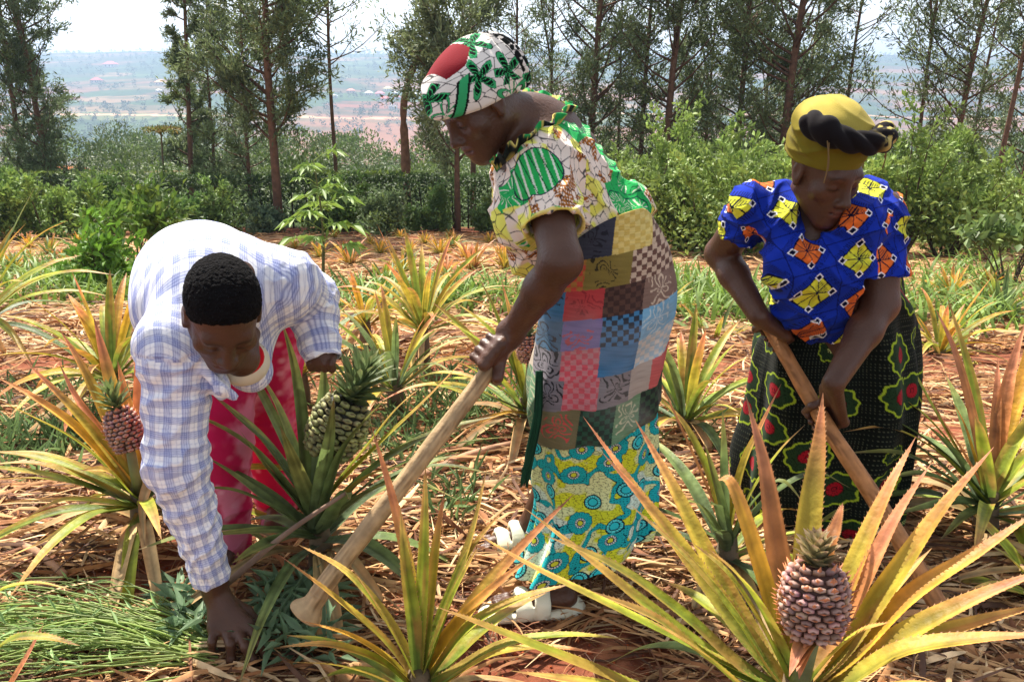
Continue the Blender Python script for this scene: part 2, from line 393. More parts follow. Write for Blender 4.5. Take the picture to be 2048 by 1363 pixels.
def shrub(x, Y, w, h, n, size, width=.5, col=(.10, .17, .035), label='', name='shrub', cat='shrub', group=None, stems=7, z=None, dense=1., tint=None, z0=0., upd=.6, flat=1.):
    z = float(gz(x, Y)) if z is None else z; root = empty(name, (x, Y, z), label, cat, group); B = Buf(); L = Buf(); P = []; D = []
    per = max(4, int(n/(stems*9)))
    for k in range(stems):
        az = rng.uniform(0, 6.283); r = w*.5*math.sqrt(rng.uniform(.02, 1)); e = V(x+r*math.cos(az), Y+r*math.sin(az)*flat, z+h*rng.uniform(.55, 1.)*(1-.35*(r/(w*.5))**2)); a = V(x+r*.12*math.cos(az), Y+r*.12*math.sin(az), z-.03)
        st = spline([a, a*.45+e*.55+V(0, 0, .08*h)*0+V(-.12*r*math.cos(az), 0, 0), e], 9); add_tube(B, st, np.linspace(.010*h+.004, .002, 9), V(.09, .06, .04), 5, cap=False)
        for _ in range(9):
            i = rng.integers(2 if z0 == 0 else 4, 9); s0 = st[i]; dd = rdirs(1, .5)[0]; ln = rng.uniform(.10, .26)*(w+h)*.5; e2 = s0+dd*ln; add_tube(B, np.array([s0, (s0+e2)/2, e2]), [.004, .003, .0015], V(.10, .09, .04), 3, cap=False)
            m = per; q = s0+(e2-s0)*rng.uniform(.05, 1.08, (m, 1))+rng.normal(size=(m, 3))*size*.45; P.append(q); D.append(rdirs(m, upd)+dd*.6)
        if z0 == 0:
            m = per*2; aa = rng.uniform(0, 6.28); cc_ = V(x+w*.42*math.cos(aa), Y+w*.42*math.sin(aa), z+h*rng.uniform(.04, .5)); P.append(cc_+rng.normal(size=(m, 3))*V(w*.12, w*.12, h*.10)); D.append(rdirs(m, upd))
    P = np.concatenate(P); D = np.concatenate(D); P[:, 2] = np.maximum(P[:, 2], z+.02+z0*h); c = np.asarray(col)*(.65+.7*noise(P*4/max(h, .5), 3))[:, None]; c = mixc(c, V(.24, .30, .05) if tint is None else V(*tint), sm(.6, .9, noise(P*7, 5))*.6)
    leaves(L, P, D, size, width, c, bend=.1); L.build('foliage', M_FOL, root, smooth=False); B.build('stems', M_BARK, root); return root
def xat(px, py, Y): return float(at(px, py, Y)[0])
def palmate(x, Y, h, nl, size, label, name='sapling', z=None, col=(.20, .32, .06), n_fing=7):
    z = float(gz(x, Y)) if z is None else z; root = empty(name, (x, Y, z), label, 'sapling'); B = Buf(); L = Buf()
    st = spline([V(x, Y, z-.03), V(x+.03*h, Y, z+h*.5), V(x-.01*h, Y, z+h)], 12); add_tube(B, st, np.linspace(.012*h+.004, .004, 12), V(.12, .12, .05), 6)
    for k in range(nl):
        t = .32+.68*k/(nl-1); s0 = st[min(11, int(t*11))]; az = k*2.4+rng.uniform(-.3, .3); pl = size*rng.uniform(.7, 1.2)*(1.25-t*.6); d = V(math.cos(az), math.sin(az), .45); e = s0+nrm(d)*pl*1.3
        add_tube(B, np.array([s0, (s0+e)/2+V(0, 0, .02), e]), [.004, .003, .002], V(.2, .26, .06), 4, cap=False)
        fa = np.linspace(-1.5, 1.5, n_fing); o = nrm(V(d[0], d[1], -.15)); sd = nrm(np.cross(o, V(0, 0, 1)))
        Dn = np.array([o*math.cos(a)+sd*math.sin(a)+V(0, 0, -.12) for a in fa]); leaves(L, np.tile(e, (n_fing, 1)), Dn, pl*.95, .30, V(*col), up=3., cvar=.15, bend=.2)
        if t > .5:   # extra feathery leaflets
            m = 10; q = s0+(e-s0)*rng.uniform(.2, 1, (m, 1)); leaves(L, q, rdirs(m, .2), pl*.5, .3, V(*col)*.9, up=2)
    L.build('foliage', M_FOL, root, smooth=False); B.build('stem', M_BARK, root); return root

def strips(b, P0, az, L, W, h, col, curl=.3, ns=5, roll=.5, cvar=.25, sag=0.):
    "flat curling ribbons (dry or fresh blades) starting at P0"
    n = len(P0); t = np.linspace(0, 1, ns); d = np.stack([np.cos(az), np.sin(az), np.zeros(n)], 1); s = np.stack([-np.sin(az), np.cos(az), np.zeros(n)], 1)
    cu = rng.normal(size=n)*curl; ph = rng.uniform(0, 6, n); lift = rng.uniform(0, 1, n)
    cen = P0[:, None]+d[:, None]*(L[:, None]*(t-.5))[..., None]+s[:, None]*((cu*L)[:, None]*(t-.5)**2*2)[..., None]
    cen[..., 2] += h[:, None]*(np.sin(t*3.14+ph[:, None]*.3)*lift[:, None]+rng.uniform(-.5, .5, (n, 1))*(t-.5)*2)
    ro = rng.normal(size=n)*roll; tw = ro[:, None]+(rng.normal(size=n)*.8)[:, None]*t; side = s[:, None]*np.cos(tw)[..., None]+V(0, 0, 1)*np.sin(tw)[..., None]
    w = W[:, None]*np.clip(1.02-np.abs(2*t-.9)**3, .08, 1)*.5; a = cen-side*w[..., None]; m = cen+V(0, 0, 1)*(w*.35)[..., None]; c_ = cen+side*w[..., None]
    v = np.stack([a, m, c_], 2).reshape(-1, 3); k = np.arange(n)[:, None, None]*ns*3+np.arange(ns-1)[None, :, None]*3+np.arange(2)[None, None]
    q = np.stack([k, k+1, k+4, k+3], -1).reshape(-1, 4); c = np.asarray(col)*rng.uniform(1-cvar, 1+cvar, (n, 1)); b.add(v, q, np.repeat(c, ns*3, 0))
def in_view(n, y0, y1, margin=1.28, pw=1.):
    y = (y0**-pw+(y1**-pw-y0**-pw)*rng.uniform(0, 1, n))**(-1/pw); x = rng.uniform(-1, 1, n)*(y*.63*margin+.15); return x, y
def litter():
    b = Buf(); pal = np.array([srgb(198, 156, 108), srgb(176, 128, 84), srgb(146, 98, 62), srgb(220, 188, 144), srgb(118, 78, 54), srgb(186, 146, 100), srgb(98, 70, 54)])
    for (n, y0, y1, Lr, Wr, hh) in ((7000, 1.1, 3.6, (.08, .42), (.004, .017), .022), (10500, 2.0, 6, (.1, .5), (.004, .016), .03), (19000, 4.5, 15, (.12, .55), (.008, .024), .035), (16000, 1.1, 4, (.03, .2), (.0015, .005), .018)):
        x, y = in_view(n*2, y0, y1); p = np.stack([x, y], 1); keep = (fbm(p*V(1.1, 1.6)+4, 31) > rng.uniform(.2, .58, len(x))) & ~((y < 1.75) & (np.abs(x-.02) < .30) & (rng.uniform(0, 1, len(x)) < .93))
        x, y = x[keep][:n], y[keep][:n]; n_ = len(x); z = gz(x, y)+clods(x, y)+.006+rng.uniform(0, 1, n_)**2*hh*1.2
        az = rng.normal(0, .55, n_)+3.14*(rng.uniform(0, 1, n_) < .5); az = np.where(rng.uniform(0, 1, n_) < .3, rng.uniform(0, 6.28, n_), az)
        strips(b, np.stack([x, y, z], 1), az, rng.uniform(*Lr, n_), rng.uniform(*Wr, n_), np.full(n_, hh), pal[rng.integers(0, 7, n_)], ns=5)
    o = b.build('dry_leaf_litter', M_DRY); tag(o, 'layer of dry tan pineapple leaves and straw scattered over the red soil', 'leaf litter', kind='stuff')
    # crumbs of soil
    b = Buf(); n = 5200; x, y = in_view(n, 1.1, 4.2, pw=1.6); r = rng.uniform(.0025, .011, n)*rng.uniform(.5, 1, n); z = gz(x, y)+clods(x, y)+r*.4
    oc = np.array([(1, 0, 0), (-1, 0, 0), (0, 1, 0), (0, -1, 0), (0, 0, 1), (0, 0, -1.)]); f = np.array([(0, 2, 4), (2, 1, 4), (1, 3, 4), (3, 0, 4), (2, 0, 5), (1, 2, 5), (3, 1, 5), (0, 3, 5)])
    v = np.stack([x, y, z], 1)[:, None]+oc[None]*r[:, None, None]*rng.uniform(.6, 1.3, (n, 6, 1)); q = f[None]+np.arange(n)[:, None, None]*6
    b.add(v.reshape(-1, 3), q.reshape(-1, 3), np.repeat(srgb(158, 80, 50)*rng.uniform(.55, 1.35, (n, 1)), 6, 0)); o = b.build('soil_crumbs', M_SOIL); tag(o, 'loose red crumbs and clods of soil lying on the field', 'soil', kind='stuff')
def weeds():
    "short green weeds and grass between the rows"
    b = Buf(); pos = []
    for (px, py, r, n) in ((1400, 610, .9, 420), (1340, 590, .5, 160), (930, 600, .8, 300), (840, 600, .7, 220), (190, 560, .9, 380), (110, 590, .7, 200), (250, 600, .5, 160), (1960, 610, 1.2, 420), (1880, 650, .7, 240), (2040, 560, 1., 260), (700, 600, .8, 160), (1420, 640, .5, 140), (60, 545, .9, 200), (1300, 560, .6, 120)):
        v = (681.5-py)/F; y = None
        for Y in np.linspace(2, 15, 260):
            if at(px, py, Y)[2] <= gz(0, Y): y = Y; break
        y = y or 14; x = xat(px, py, y)
        for _ in range(int(n*1.35)): pos.append((x+rng.normal()*r*.5, y+rng.normal()*r*.55))
    pos = np.array(pos); n = len(pos); h = rng.uniform(.12, .34, n); az = rng.uniform(0, 6.28, n); ns = 5; t = np.linspace(0, 1, ns)
    base = np.stack([pos[:, 0], pos[:, 1], gz(pos[:, 0], pos[:, 1])], 1); out = np.stack([np.cos(az), np.sin(az), 0*az], 1); k = rng.uniform(.3, 1.2, n)
    cen = base[:, None]+out[:, None]*((k*h)[:, None]*t**1.6)[..., None]+V(0, 0, 1)*(h[:, None]*(t-.45*k[:, None]*t**2.4))[..., None]; sd = np.stack([-np.sin(az), np.cos(az), 0*az], 1)
    w = (h*.05)[:, None]*np.clip(1-t**1.7, .04, 1)+0; a = cen-sd[:, None]*w[..., None]; c = cen+sd[:, None]*w[..., None]
    v = np.stack([a, c], 2).reshape(-1, 3); kk = np.arange(n)[:, None]*ns*2+np.arange(ns-1)[None]*2; q = np.stack([kk, kk+1, kk+3, kk+2], -1).reshape(-1, 4)
    b.add(v, q, np.repeat(V(.17, .27, .045)*rng.uniform(.6, 1.35, (n, 1)), ns*2, 0)); o = b.build('grass', M_FOL); tag(o, 'bright green grass and weeds growing between the pineapple rows', 'grass', kind='stuff')
    # wispy low weeds near the people
    b = Buf(); P = []
    for (px, py, Y, r, n) in ((905, 1010, 2.5, .10, 60), (880, 700, 3.6, .5, 500), (930, 760, 3.3, .35, 360), (90, 880, 2.9, .25, 420), (820, 860, 2.9, .25, 200), (60, 850, 3.0, .25, 220), (1320, 760, 3.2, .2, 160), (140, 740, 3.6, .4, 300), (690, 745, 3.3, .15, 60), (900, 1000, 2.35, .05, 30)):
        x = xat(px, py, Y)
        P.append(np.stack([x+rng.normal(size=n)*r*.55, Y+rng.normal(size=n)*r*.6, np.zeros(n)], 1))
    P = np.concatenate(P); P[:, 2] = gz(P[:, 0], P[:, 1])+.01+rng.uniform(0, .03, len(P)); leaves(b, P, rdirs(len(P), .35), .11, .10, V(.16, .25, .09), cvar=.35); o = b.build('low_weeds', M_FOL); tag(o, 'thin grey green weeds lying wilted on the straw', 'weeds', kind='stuff')

def cut_weeds():
    "the armful of freshly pulled weeds by the man's hand"
    root = empty('pulled_weeds', tuple(at(430, 1280, 1.75)*V(1, 1, 0)), 'pile of freshly pulled long stemmed green weeds under the hand of the stooping man', 'weeds')
    S = Buf(); L = Buf(); P = []; D = []
    for k in range(125):
        a = at(rng.uniform(350, 440), rng.uniform(1250, 1325), rng.uniform(1.64, 1.80)); a[2] = rng.uniform(.01, .045); ln = rng.uniform(.35, .85)
        e = a+V(-ln, rng.uniform(-.14, .16), 0); e[2] = rng.uniform(.015, .10); m = (a+e)/2+V(0, rng.normal()*.05, rng.uniform(.0, .07)); st = spline([a, m, e], 9)
        add_tube(S, st, np.linspace(.0026, .0012, 9)*rng.uniform(.7, 1.3), V(.31, .41, .10)*rng.uniform(.55, 1.35), 4, cap=False)
        for j in range(3): P.append(st[rng.integers(3, 9)]+rng.normal(size=3)*.006); D.append(V(-.8, rng.normal()*.6, rng.normal()*.5))
    leaves(L, np.array(P), np.array(D), .05, .14, V(.26, .40, .14), cvar=.3)
    P = []; D = []; 
    for k in range(250):
        q = at(rng.uniform(530, 670), rng.uniform(1190, 1345), rng.uniform(1.66, 1.95)); q[2] = rng.uniform(.01, .085); P.append(q); D.append(nrm(V(rng.normal(), rng.normal(), rng.uniform(-.1, .9))))
    for k in range(110):
        q = at(rng.uniform(350, 415), rng.uniform(1210, 1250), rng.uniform(1.72, 1.95)); q[2] = rng.uniform(.01, .06); P.append(q); D.append(nrm(V(rng.normal()-.5, rng.normal(), rng.uniform(0, .7))))
    leaves(L, np.array(P), np.array(D), .085, .20, V(.20, .31, .17), cvar=.3, bend=.12, up=1.)
    L.build('leaves', M_FOL, root); S.build('stems', M_FOL, root)

def hedge():
    root = empty('hedge', (0, 16.2, float(gz(0, 16.2))), 'long clipped dark green hedge along the far edge of the field', 'hedge'); n = 78000
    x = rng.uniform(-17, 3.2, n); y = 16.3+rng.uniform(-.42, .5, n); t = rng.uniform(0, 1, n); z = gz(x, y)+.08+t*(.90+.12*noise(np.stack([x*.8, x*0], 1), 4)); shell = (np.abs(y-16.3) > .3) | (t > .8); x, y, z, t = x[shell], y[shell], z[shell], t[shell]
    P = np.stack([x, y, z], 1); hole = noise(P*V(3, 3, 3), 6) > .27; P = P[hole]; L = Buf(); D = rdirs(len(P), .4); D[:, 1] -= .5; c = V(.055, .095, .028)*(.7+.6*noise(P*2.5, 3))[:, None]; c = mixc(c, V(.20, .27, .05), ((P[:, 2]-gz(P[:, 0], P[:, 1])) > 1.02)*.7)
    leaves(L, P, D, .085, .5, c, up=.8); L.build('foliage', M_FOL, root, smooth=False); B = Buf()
    for xx in np.arange(-16.8, 3.1, .28): add_tube(B, [V(xx, 16.3, gz(xx, 16.3)-.05), V(xx+rng.normal()*.08, 16.3, gz(xx, 16.3)+.8)], [.022, .01], V(.05, .035, .025), 5, cap=False)
    B.build('stems', M_BARK, root)

def far_bushes():
    "thick scrub, banana and young trees on the slope beyond the hedge"
    b = Buf(); P = []; 
    for k in range(540):
        y = rng.uniform(19, 95); x = rng.uniform(-1, 1)*y*.85; r = rng.uniform(.35, 1.2)*(1+y/90); m = int(420+160*r)
        red = fbm(np.array([[x/14, y/9]]), 16)[0] > .53 and y > 46 and x < -6
        if red: continue
        d = rdirs(m, .2); rad = rng.uniform(.55, 1, (m, 1))**.5; q = V(x, y, gz(x, y)+r*.6)+d*rad*V(r, r, r*.95); c = V(.085, .13, .038)*rng.uniform(.6, 1.5)+V(.02, .01, 0)*rng.uniform(0, 1); P.append((q, d, np.tile(c, (m, 1)), .06+.0024*y))
    for q, d, c, s in P: leaves(b, q, d+rdirs(len(d), .3)*.8, s, .5, c, up=.8)
    o = b.build('hillside_scrub', M_FOL, smooth=False); tag(o, 'mass of mixed green scrub and crops on the slope beyond the hedge', 'scrub', kind='stuff')
    b = Buf()
    for k in range(4200):
        y = rng.uniform(640, 2150); x = rng.uniform(-1, 1)*y*.66
        w = fbm(np.array([[x/170, y/60]]), 27)[0]
        if w < .5 and rng.uniform() < .72: continue
        r = rng.uniform(2.0, 4.2)*(1+.25*(y > 1800)); m = 34; d = rdirs(m, .2); q = V(x, y, float(gz(x, y))+r*.8)+d*V(r*.8, r*.6, r*.75)*rng.uniform(.2, 1, (m, 1)); leaves(b, q, d, r*.42, .9, V(.06, .085, .04)*rng.uniform(.7, 1.3))
    o = b.build('distant_woods', M_FOL, smooth=False); tag(o, 'woods and lines of trees on the hazy hill across the valley', 'woods', kind='stuff')

def farmhouse(px, py, w, roofc, wallc, label, hip=True, d=8., hgt=3.2):
    Y = None
    for y in np.geomspace(420, 2200, 900):
        if at(px, py, y)[2] <= gz(at(px, py, y)[0], y): Y = y; break
    if Y is None: Y = 1400
    x = xat(px, py, Y); z = float(gz(x, Y))-1.; W = .72*w*Y/1700; D = W*.8; hgt = W*.26+1; root = empty('farmhouse', (x, Y, z), label, 'house', 'houses on the far hillside')
    b = Buf(); a = W/2; e = D/2; v = [(x-a, Y-e, z), (x+a, Y-e, z), (x+a, Y+e, z), (x-a, Y+e, z), (x-a, Y-e, z+hgt), (x+a, Y-e, z+hgt), (x+a, Y+e, z+hgt), (x-a, Y+e, z+hgt)]
    b.add(v, [(0, 1, 5, 4), (1, 2, 6, 5), (2, 3, 7, 6), (3, 0, 4, 7)], srgb(*wallc)); b.build('wall', M_FLAT, root, smooth=False)
    r = Buf(); o = W*.07; zz = z+hgt; rh = W*(.26 if hip else .12); ri = a*.35 if hip else a; v = [(x-a-o, Y-e-o, zz), (x+a+o, Y-e-o, zz), (x+a+o, Y+e+o, zz), (x-a-o, Y+e+o, zz), (x-ri, Y, zz+rh), (x+ri, Y, zz+rh)]
    r.add(v, [(0, 1, 5, 4), (2, 3, 4, 5)], srgb(*roofc)); r.add(v, [(1, 2, 5), (3, 0, 4)], srgb(*roofc)); r.add(np.array(v)[:4]-V(0, 0, .15), [(3, 2, 1, 0)], srgb(*roofc)); r.build('roof', M_FLAT, root, smooth=False)
    for fx in (-.55, .1, .6):
        wn = Buf(); wn.add([(x+a*fx-a*.1, Y-e-.08, z+hgt*.35), (x+a*fx+a*.1, Y-e-.08, z+hgt*.35), (x+a*fx+a*.1, Y-e-.08, z+hgt*.75), (x+a*fx-a*.1, Y-e-.08, z+hgt*.75)], [(0, 1, 2, 3)], V(.05, .05, .06)); wn.build('window', M_FLAT, root, smooth=False)
    return root
M_FLAT = vcol_mat('painted_surface', rough=.8, var=.08, vscale=.4)
HOUSES = [(222, 135, 30, (200, 90, 90), (220, 215, 205), 'long house with a red roof highest on the left part of the far hill'), (194, 166, 26, (186, 74, 74), (200, 180, 160), 'small red roofed house left of the tan roofed one across the valley'),
 (322, 170, 26, (206, 150, 104), (220, 200, 180), 'tan pyramid roofed house across the valley, seen left of the bushy trees'), (318, 184, 14, (228, 226, 222), (220, 215, 210), 'tiny white shed just below the tan roofed house'),
 (668, 196, 18, (232, 236, 240), (225, 225, 225), 'white domed shed left of the bare trunk, farthest left of the village'), (702, 186, 22, (196, 120, 100), (214, 190, 170), 'low house with a faded orange roof at the left end of the village'),
 (776, 182, 22, (214, 200, 130), (225, 220, 200), 'yellowish roofed long house at the top of the village'), (738, 190, 20, (224, 220, 214), (220, 214, 205), 'pale grey roofed house in the upper row of the village'),
 (760, 192, 24, (204, 110, 116), (220, 200, 190), 'pink roofed house in the middle of the village'), (770, 202, 24, (206, 92, 84), (225, 205, 195), 'bright red roofed house lowest in the middle of the village'), (794, 198, 18, (200, 104, 110), (215, 200, 190), 'small pink roofed house right of the bright red roofed one'),
 (786, 218, 22, (150, 140, 140), (236, 236, 234), 'two storey white house standing alone below the village'), (808, 178, 16, (228, 228, 226), (220, 214, 208), 'white roofed house at the upper right of the village'), (834, 192, 20, (222, 226, 228), (214, 210, 204), 'long white roofed shed right of the bare trunk'), (790, 188, 12, (226, 228, 230), (214, 210, 204), 'tiny bright white roofed hut inside the village')]

def haze():
    b = Buf(); x0, x1, y0, y1, z0, z1 = -2600, 2600, -30, 2900, -75, 118
    v = [(x0, y0, z0), (x1, y0, z0), (x1, y1, z0), (x0, y1, z0), (x0, y0, z1), (x1, y0, z1), (x1, y1, z1), (x0, y1, z1)]
    b.add(v, [(3, 2, 1, 0), (4, 5, 6, 7), (0, 1, 5, 4), (1, 2, 6, 5), (2, 3, 7, 6), (3, 0, 4, 7)], V(1, 1, 1))
    m = bpy.data.materials.new('haze_air'); m.use_nodes = True; nt = m.node_tree; nt.nodes.clear(); out = nt.nodes.new('ShaderNodeOutputMaterial'); pv = nt.nodes.new('ShaderNodeVolumePrincipled')
    pv.inputs['Color'].default_value = (.48, .65, .90, 1); pv.inputs['Density'].default_value = HAZE; pv.inputs['Anisotropy'].default_value = .2
    nt.links.new(pv.outputs[0], out.inputs['Volume']); o = b.build('haze', m, smooth=False); tag(o, 'pale blue haze over the valley and the far hill', 'haze', kind='stuff')
HAZE = .00055
# ======================================================================= pineapple plants
def leaf_mesh(pts, w, kind, seed=0, roll=0., ns=20, out=None, fold=.35):
    "one sword leaf along pts (root to tip), channelled across, tapering to a point"
    r = np.random.default_rng(seed); c = spline(pts, ns); t = np.linspace(0, 1, ns); T = np.gradient(c, axis=0); T /= np.linalg.norm(T, axis=1)[:, None]
    o = (c[-1]-c[0])*V(1, 1, 0) if out is None else out
    if np.linalg.norm(o) < .05: o = V(.2, -1, 0)
    o = nrm(o); s0 = nrm(np.cross(o, V(0, 0, 1))); tw = roll+r.normal()*.15+(t-.3)*r.normal()*.25
    S = s0[None]-T*(T@s0)[:, None]; S /= np.linalg.norm(S, axis=1)[:, None]; N = np.cross(S, T); S2 = S*np.cos(tw)[:, None]+N*np.sin(tw)[:, None]; N2 = np.cross(S2, T)
    up = np.where((N2[:, 2]*1.0+(-N2@o)*.6) > 0, 1, -1)[:, None]; N2 = N2*up
    prof = np.clip((.62+.55*np.minimum(t/.25, 1)-.17*t)*(1-np.clip((t-.35)/.65, 0, 1)**1.9), .015, 2)*w*.5
    us = np.array([-1, -.85, -.6, -.3, 0, .3, .6, .85, 1]); nu = 9; f = fold*(1-t*.35)
    v = c[:, None]+S2[:, None]*(us[None]*prof[:, None])[..., None]+N2[:, None]*((np.abs(us)[None]**1.4-.5)*prof[:, None]*f[:, None])[..., None]
    i = np.arange(ns-1)[:, None]*nu; j = np.arange(nu-1)[None]; q = np.stack([i+j, i+j+1, i+nu+1+j, i+nu+j], -1).reshape(-1, 4)
    G, Y_, P_ = {'g': (V(.14, .19, .10), V(.18, .25, .09), V(.29, .29, .09)), 'y': (V(.17, .26, .06), V(.32, .39, .06), V(.58, .37, .13)), 'r': (V(.20, .25, .05), V(.46, .37, .07), V(.68, .27, .15)),
                 'p': (V(.26, .20, .06), V(.46, .20, .09), V(.64, .27, .17)), 'o': (V(.30, .26, .04), V(.62, .36, .07), V(.66, .30, .13)), 'd': (V(.30, .22, .10), V(.42, .30, .16), V(.46, .34, .2))}[kind]
    k = r.uniform(.8, 1.2); tt = np.clip(t+r.normal()*.08, 0, 1)
    col = G[None]*(1-sm(.12, .5, tt))[:, None]+Y_[None]*(sm(.12, .5, tt)*(1-sm(.55, .92, tt)))[:, None]+P_[None]*sm(.55, .92, tt)[:, None]
    col = np.repeat(col[:, None], nu, 1)*k; e = np.abs(us)[None, :, None]; side = r.uniform(-1, 1)
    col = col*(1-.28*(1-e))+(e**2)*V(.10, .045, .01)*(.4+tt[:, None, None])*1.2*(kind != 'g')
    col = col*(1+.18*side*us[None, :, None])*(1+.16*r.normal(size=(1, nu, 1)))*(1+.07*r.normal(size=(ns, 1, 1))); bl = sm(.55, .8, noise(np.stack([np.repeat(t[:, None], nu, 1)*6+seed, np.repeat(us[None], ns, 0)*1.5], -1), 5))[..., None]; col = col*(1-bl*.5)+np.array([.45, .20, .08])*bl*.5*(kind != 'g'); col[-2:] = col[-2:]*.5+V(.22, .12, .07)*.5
    g_ = col.mean(-1, keepdims=True); col = g_+(col-g_)*1.1
    return v.reshape(-1, 3), q, np.clip(col.reshape(-1, 3), .008, .85)
def add_leaf(root, pts, w, kind, seed, name='leaf', buf=None, teeth=False, **kw):
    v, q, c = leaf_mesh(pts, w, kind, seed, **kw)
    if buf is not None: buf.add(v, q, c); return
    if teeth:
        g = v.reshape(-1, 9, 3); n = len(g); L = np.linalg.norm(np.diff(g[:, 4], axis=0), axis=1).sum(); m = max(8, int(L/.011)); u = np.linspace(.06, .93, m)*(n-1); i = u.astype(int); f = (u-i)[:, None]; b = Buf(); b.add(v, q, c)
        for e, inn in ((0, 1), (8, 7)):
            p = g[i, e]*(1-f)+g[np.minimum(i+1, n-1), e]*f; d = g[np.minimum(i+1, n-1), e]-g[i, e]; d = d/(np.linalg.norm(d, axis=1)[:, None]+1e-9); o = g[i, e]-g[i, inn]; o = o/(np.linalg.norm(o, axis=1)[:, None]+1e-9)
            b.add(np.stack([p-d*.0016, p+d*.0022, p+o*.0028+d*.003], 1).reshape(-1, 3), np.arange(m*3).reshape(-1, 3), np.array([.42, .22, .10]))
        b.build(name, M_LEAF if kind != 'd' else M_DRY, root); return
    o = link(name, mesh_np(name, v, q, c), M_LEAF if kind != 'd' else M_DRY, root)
def rand_pts(core, az, el, L, droop, rr):
    d = V(math.cos(az)*math.cos(el), math.sin(az)*math.cos(el), math.sin(el)); a = core+V(math.cos(az), math.sin(az), 0)*.02
    return [a, a+d*L*.35+V(0, 0, .02*L), a+d*L*.7-V(0, 0, droop*L*.25), a+d*L-V(0, 0, droop*L*.75)]
def fruit(root, base, axis, R_, H_, kind):
    axis = nrm(axis); b = Buf(); t1 = nrm(np.cross(axis, V(0, 1, .1))); t2 = np.cross(axis, t1); n = 15; rows = 11
    pal = {'red': (V(.18, .07, .05), V(.38, .23, .19), V(.52, .17, .07)), 'green': (V(.035, .038, .02), V(.26, .27, .11), V(.16, .12, .06))}[kind]
    # core body
    th = np.linspace(0, 2*math.pi, 25)[:-1]; zs = np.linspace(0, 1, 13); prof = lambda z: R_*(np.sqrt(np.clip(1-(np.abs(z-.46)/.57)**2.6, 0, 1)))
    v = np.array([base+axis*H_*z+prof(z)*.93*(t1*math.cos(a)+t2*math.sin(a)) for z in zs for a in th]); m = 24; i = np.arange(12)[:, None]*m; j = np.arange(m)[None]; j2 = (j+1) % m
    b.add(v, np.stack([i+j, i+j2, i+m+j2, i+m+j], -1).reshape(-1, 4), pal[0]*.35)
    for r in range(rows):
        z = (r+.65)/(rows+.3); rad = prof(z); k = max(6, int(round(2*math.pi*rad/(2*math.pi*R_)*n+.2)))
        dz = .012; nz = (prof(z-dz)-prof(z+dz))/(2*dz*H_)
        for s in range(k):
            a = 2*math.pi*(s+.5*(r % 2)+.06*math.sin(r*1.7))/k; o = t1*math.cos(a)+t2*math.sin(a); c = base+axis*H_*z+o*rad*.92; N = nrm(o+axis*nz); A = nrm(axis-N*np.dot(axis, N)); S = np.cross(A, N)
            c = c+S*rng.normal()*rad*.022+A*rng.normal()*H_*.006; hw = math.pi*rad/k*rng.uniform(.92, 1.14); hh = H_/rows*rng.uniform(.50, .62); hb = R_*rng.uniform(.11, .18); ring = []; hexa = [(0, 1), (.9, .45), (.9, -.5), (0, -1), (-.9, -.5), (-.9, .45)]
            for (q, lv) in ((1., 0.), (.86, .8), (.48, 1.15)):
                for (x, y) in hexa: ring.append(c+S*x*hw*q+A*y*hh*q+N*hb*lv)
            ring.append(c+N*hb*(1.1 if kind == 'green' else 1.0)); tip = c+N*hb*(1.35 if kind == 'green' else 2.3)+A*hh*(.25 if kind == 'green' else .55); jj = rng.uniform(.6, 1.5); tip = tip+S*rng.normal()*hw*.25+A*rng.normal()*hh*.2; ring += [c+A*-hh*.75+N*hb*.9, c+S*hw*.5*jj+N*hb*1.08-A*hh*.1, c-S*hw*.5*jj+N*hb*1.08-A*hh*.1, tip]
            Q = [(g*6+e, g*6+(e+1) % 6, g*6+6+(e+1) % 6, g*6+6+e) for g in range(2) for e in range(6)]; T_ = [(12+e, 12+(e+1) % 6, 18) for e in range(6)]+[(19, 20, 22), (21, 19, 22), (20, 21, 22)]
            kk = rng.uniform(.6, 1.35); pk = pal[1]*kk*np.array([1, rng.uniform(.75, 1.1), rng.uniform(.7, 1.1)]); cc = np.array([pal[0]*.5]*6+[pk]*6+[pal[1]*kk*1.15]*6+[pal[0]]+[pal[2]]*3+[pal[2]*1.4]); base_n = b.n; b.add(ring, Q, cc); b.q[3].append(np.array(T_)+base_n)
    f = b.build('fruit', M_FRUIT, root); return f
def crown(fr, top, axis, n, L, w, kind='g', tint=None):
    b = Buf(); axis = nrm(axis); t1 = nrm(np.cross(axis, V(0, 1, .1))); t2 = np.cross(axis, t1)
    for i in range(n):
        u = i/n; a = i*2.4; sp = (1-u)*1.15; o = t1*math.cos(a)+t2*math.sin(a); l = L*(.38+.62*math.sin(min(1, u*1.1+.1)*1.9)); s0 = top+axis*L*.42*u; d = nrm(axis*(math.cos(sp))+o*math.sin(sp)); p = [s0, s0+d*l*.5, s0+d*l*.82+o*l*.10, s0+d*l+o*l*.22]
        v, q, c = leaf_mesh(p, w*(.7+.5*(1-u)), kind, 900+i, ns=8, out=o, fold=.5); 
        if tint is not None: c = c*.35+np.asarray(tint)*.65*rng.uniform(.7, 1.2)
        b.add(v, q, c)
    b.build('fruit_crown', M_LEAF, fr)
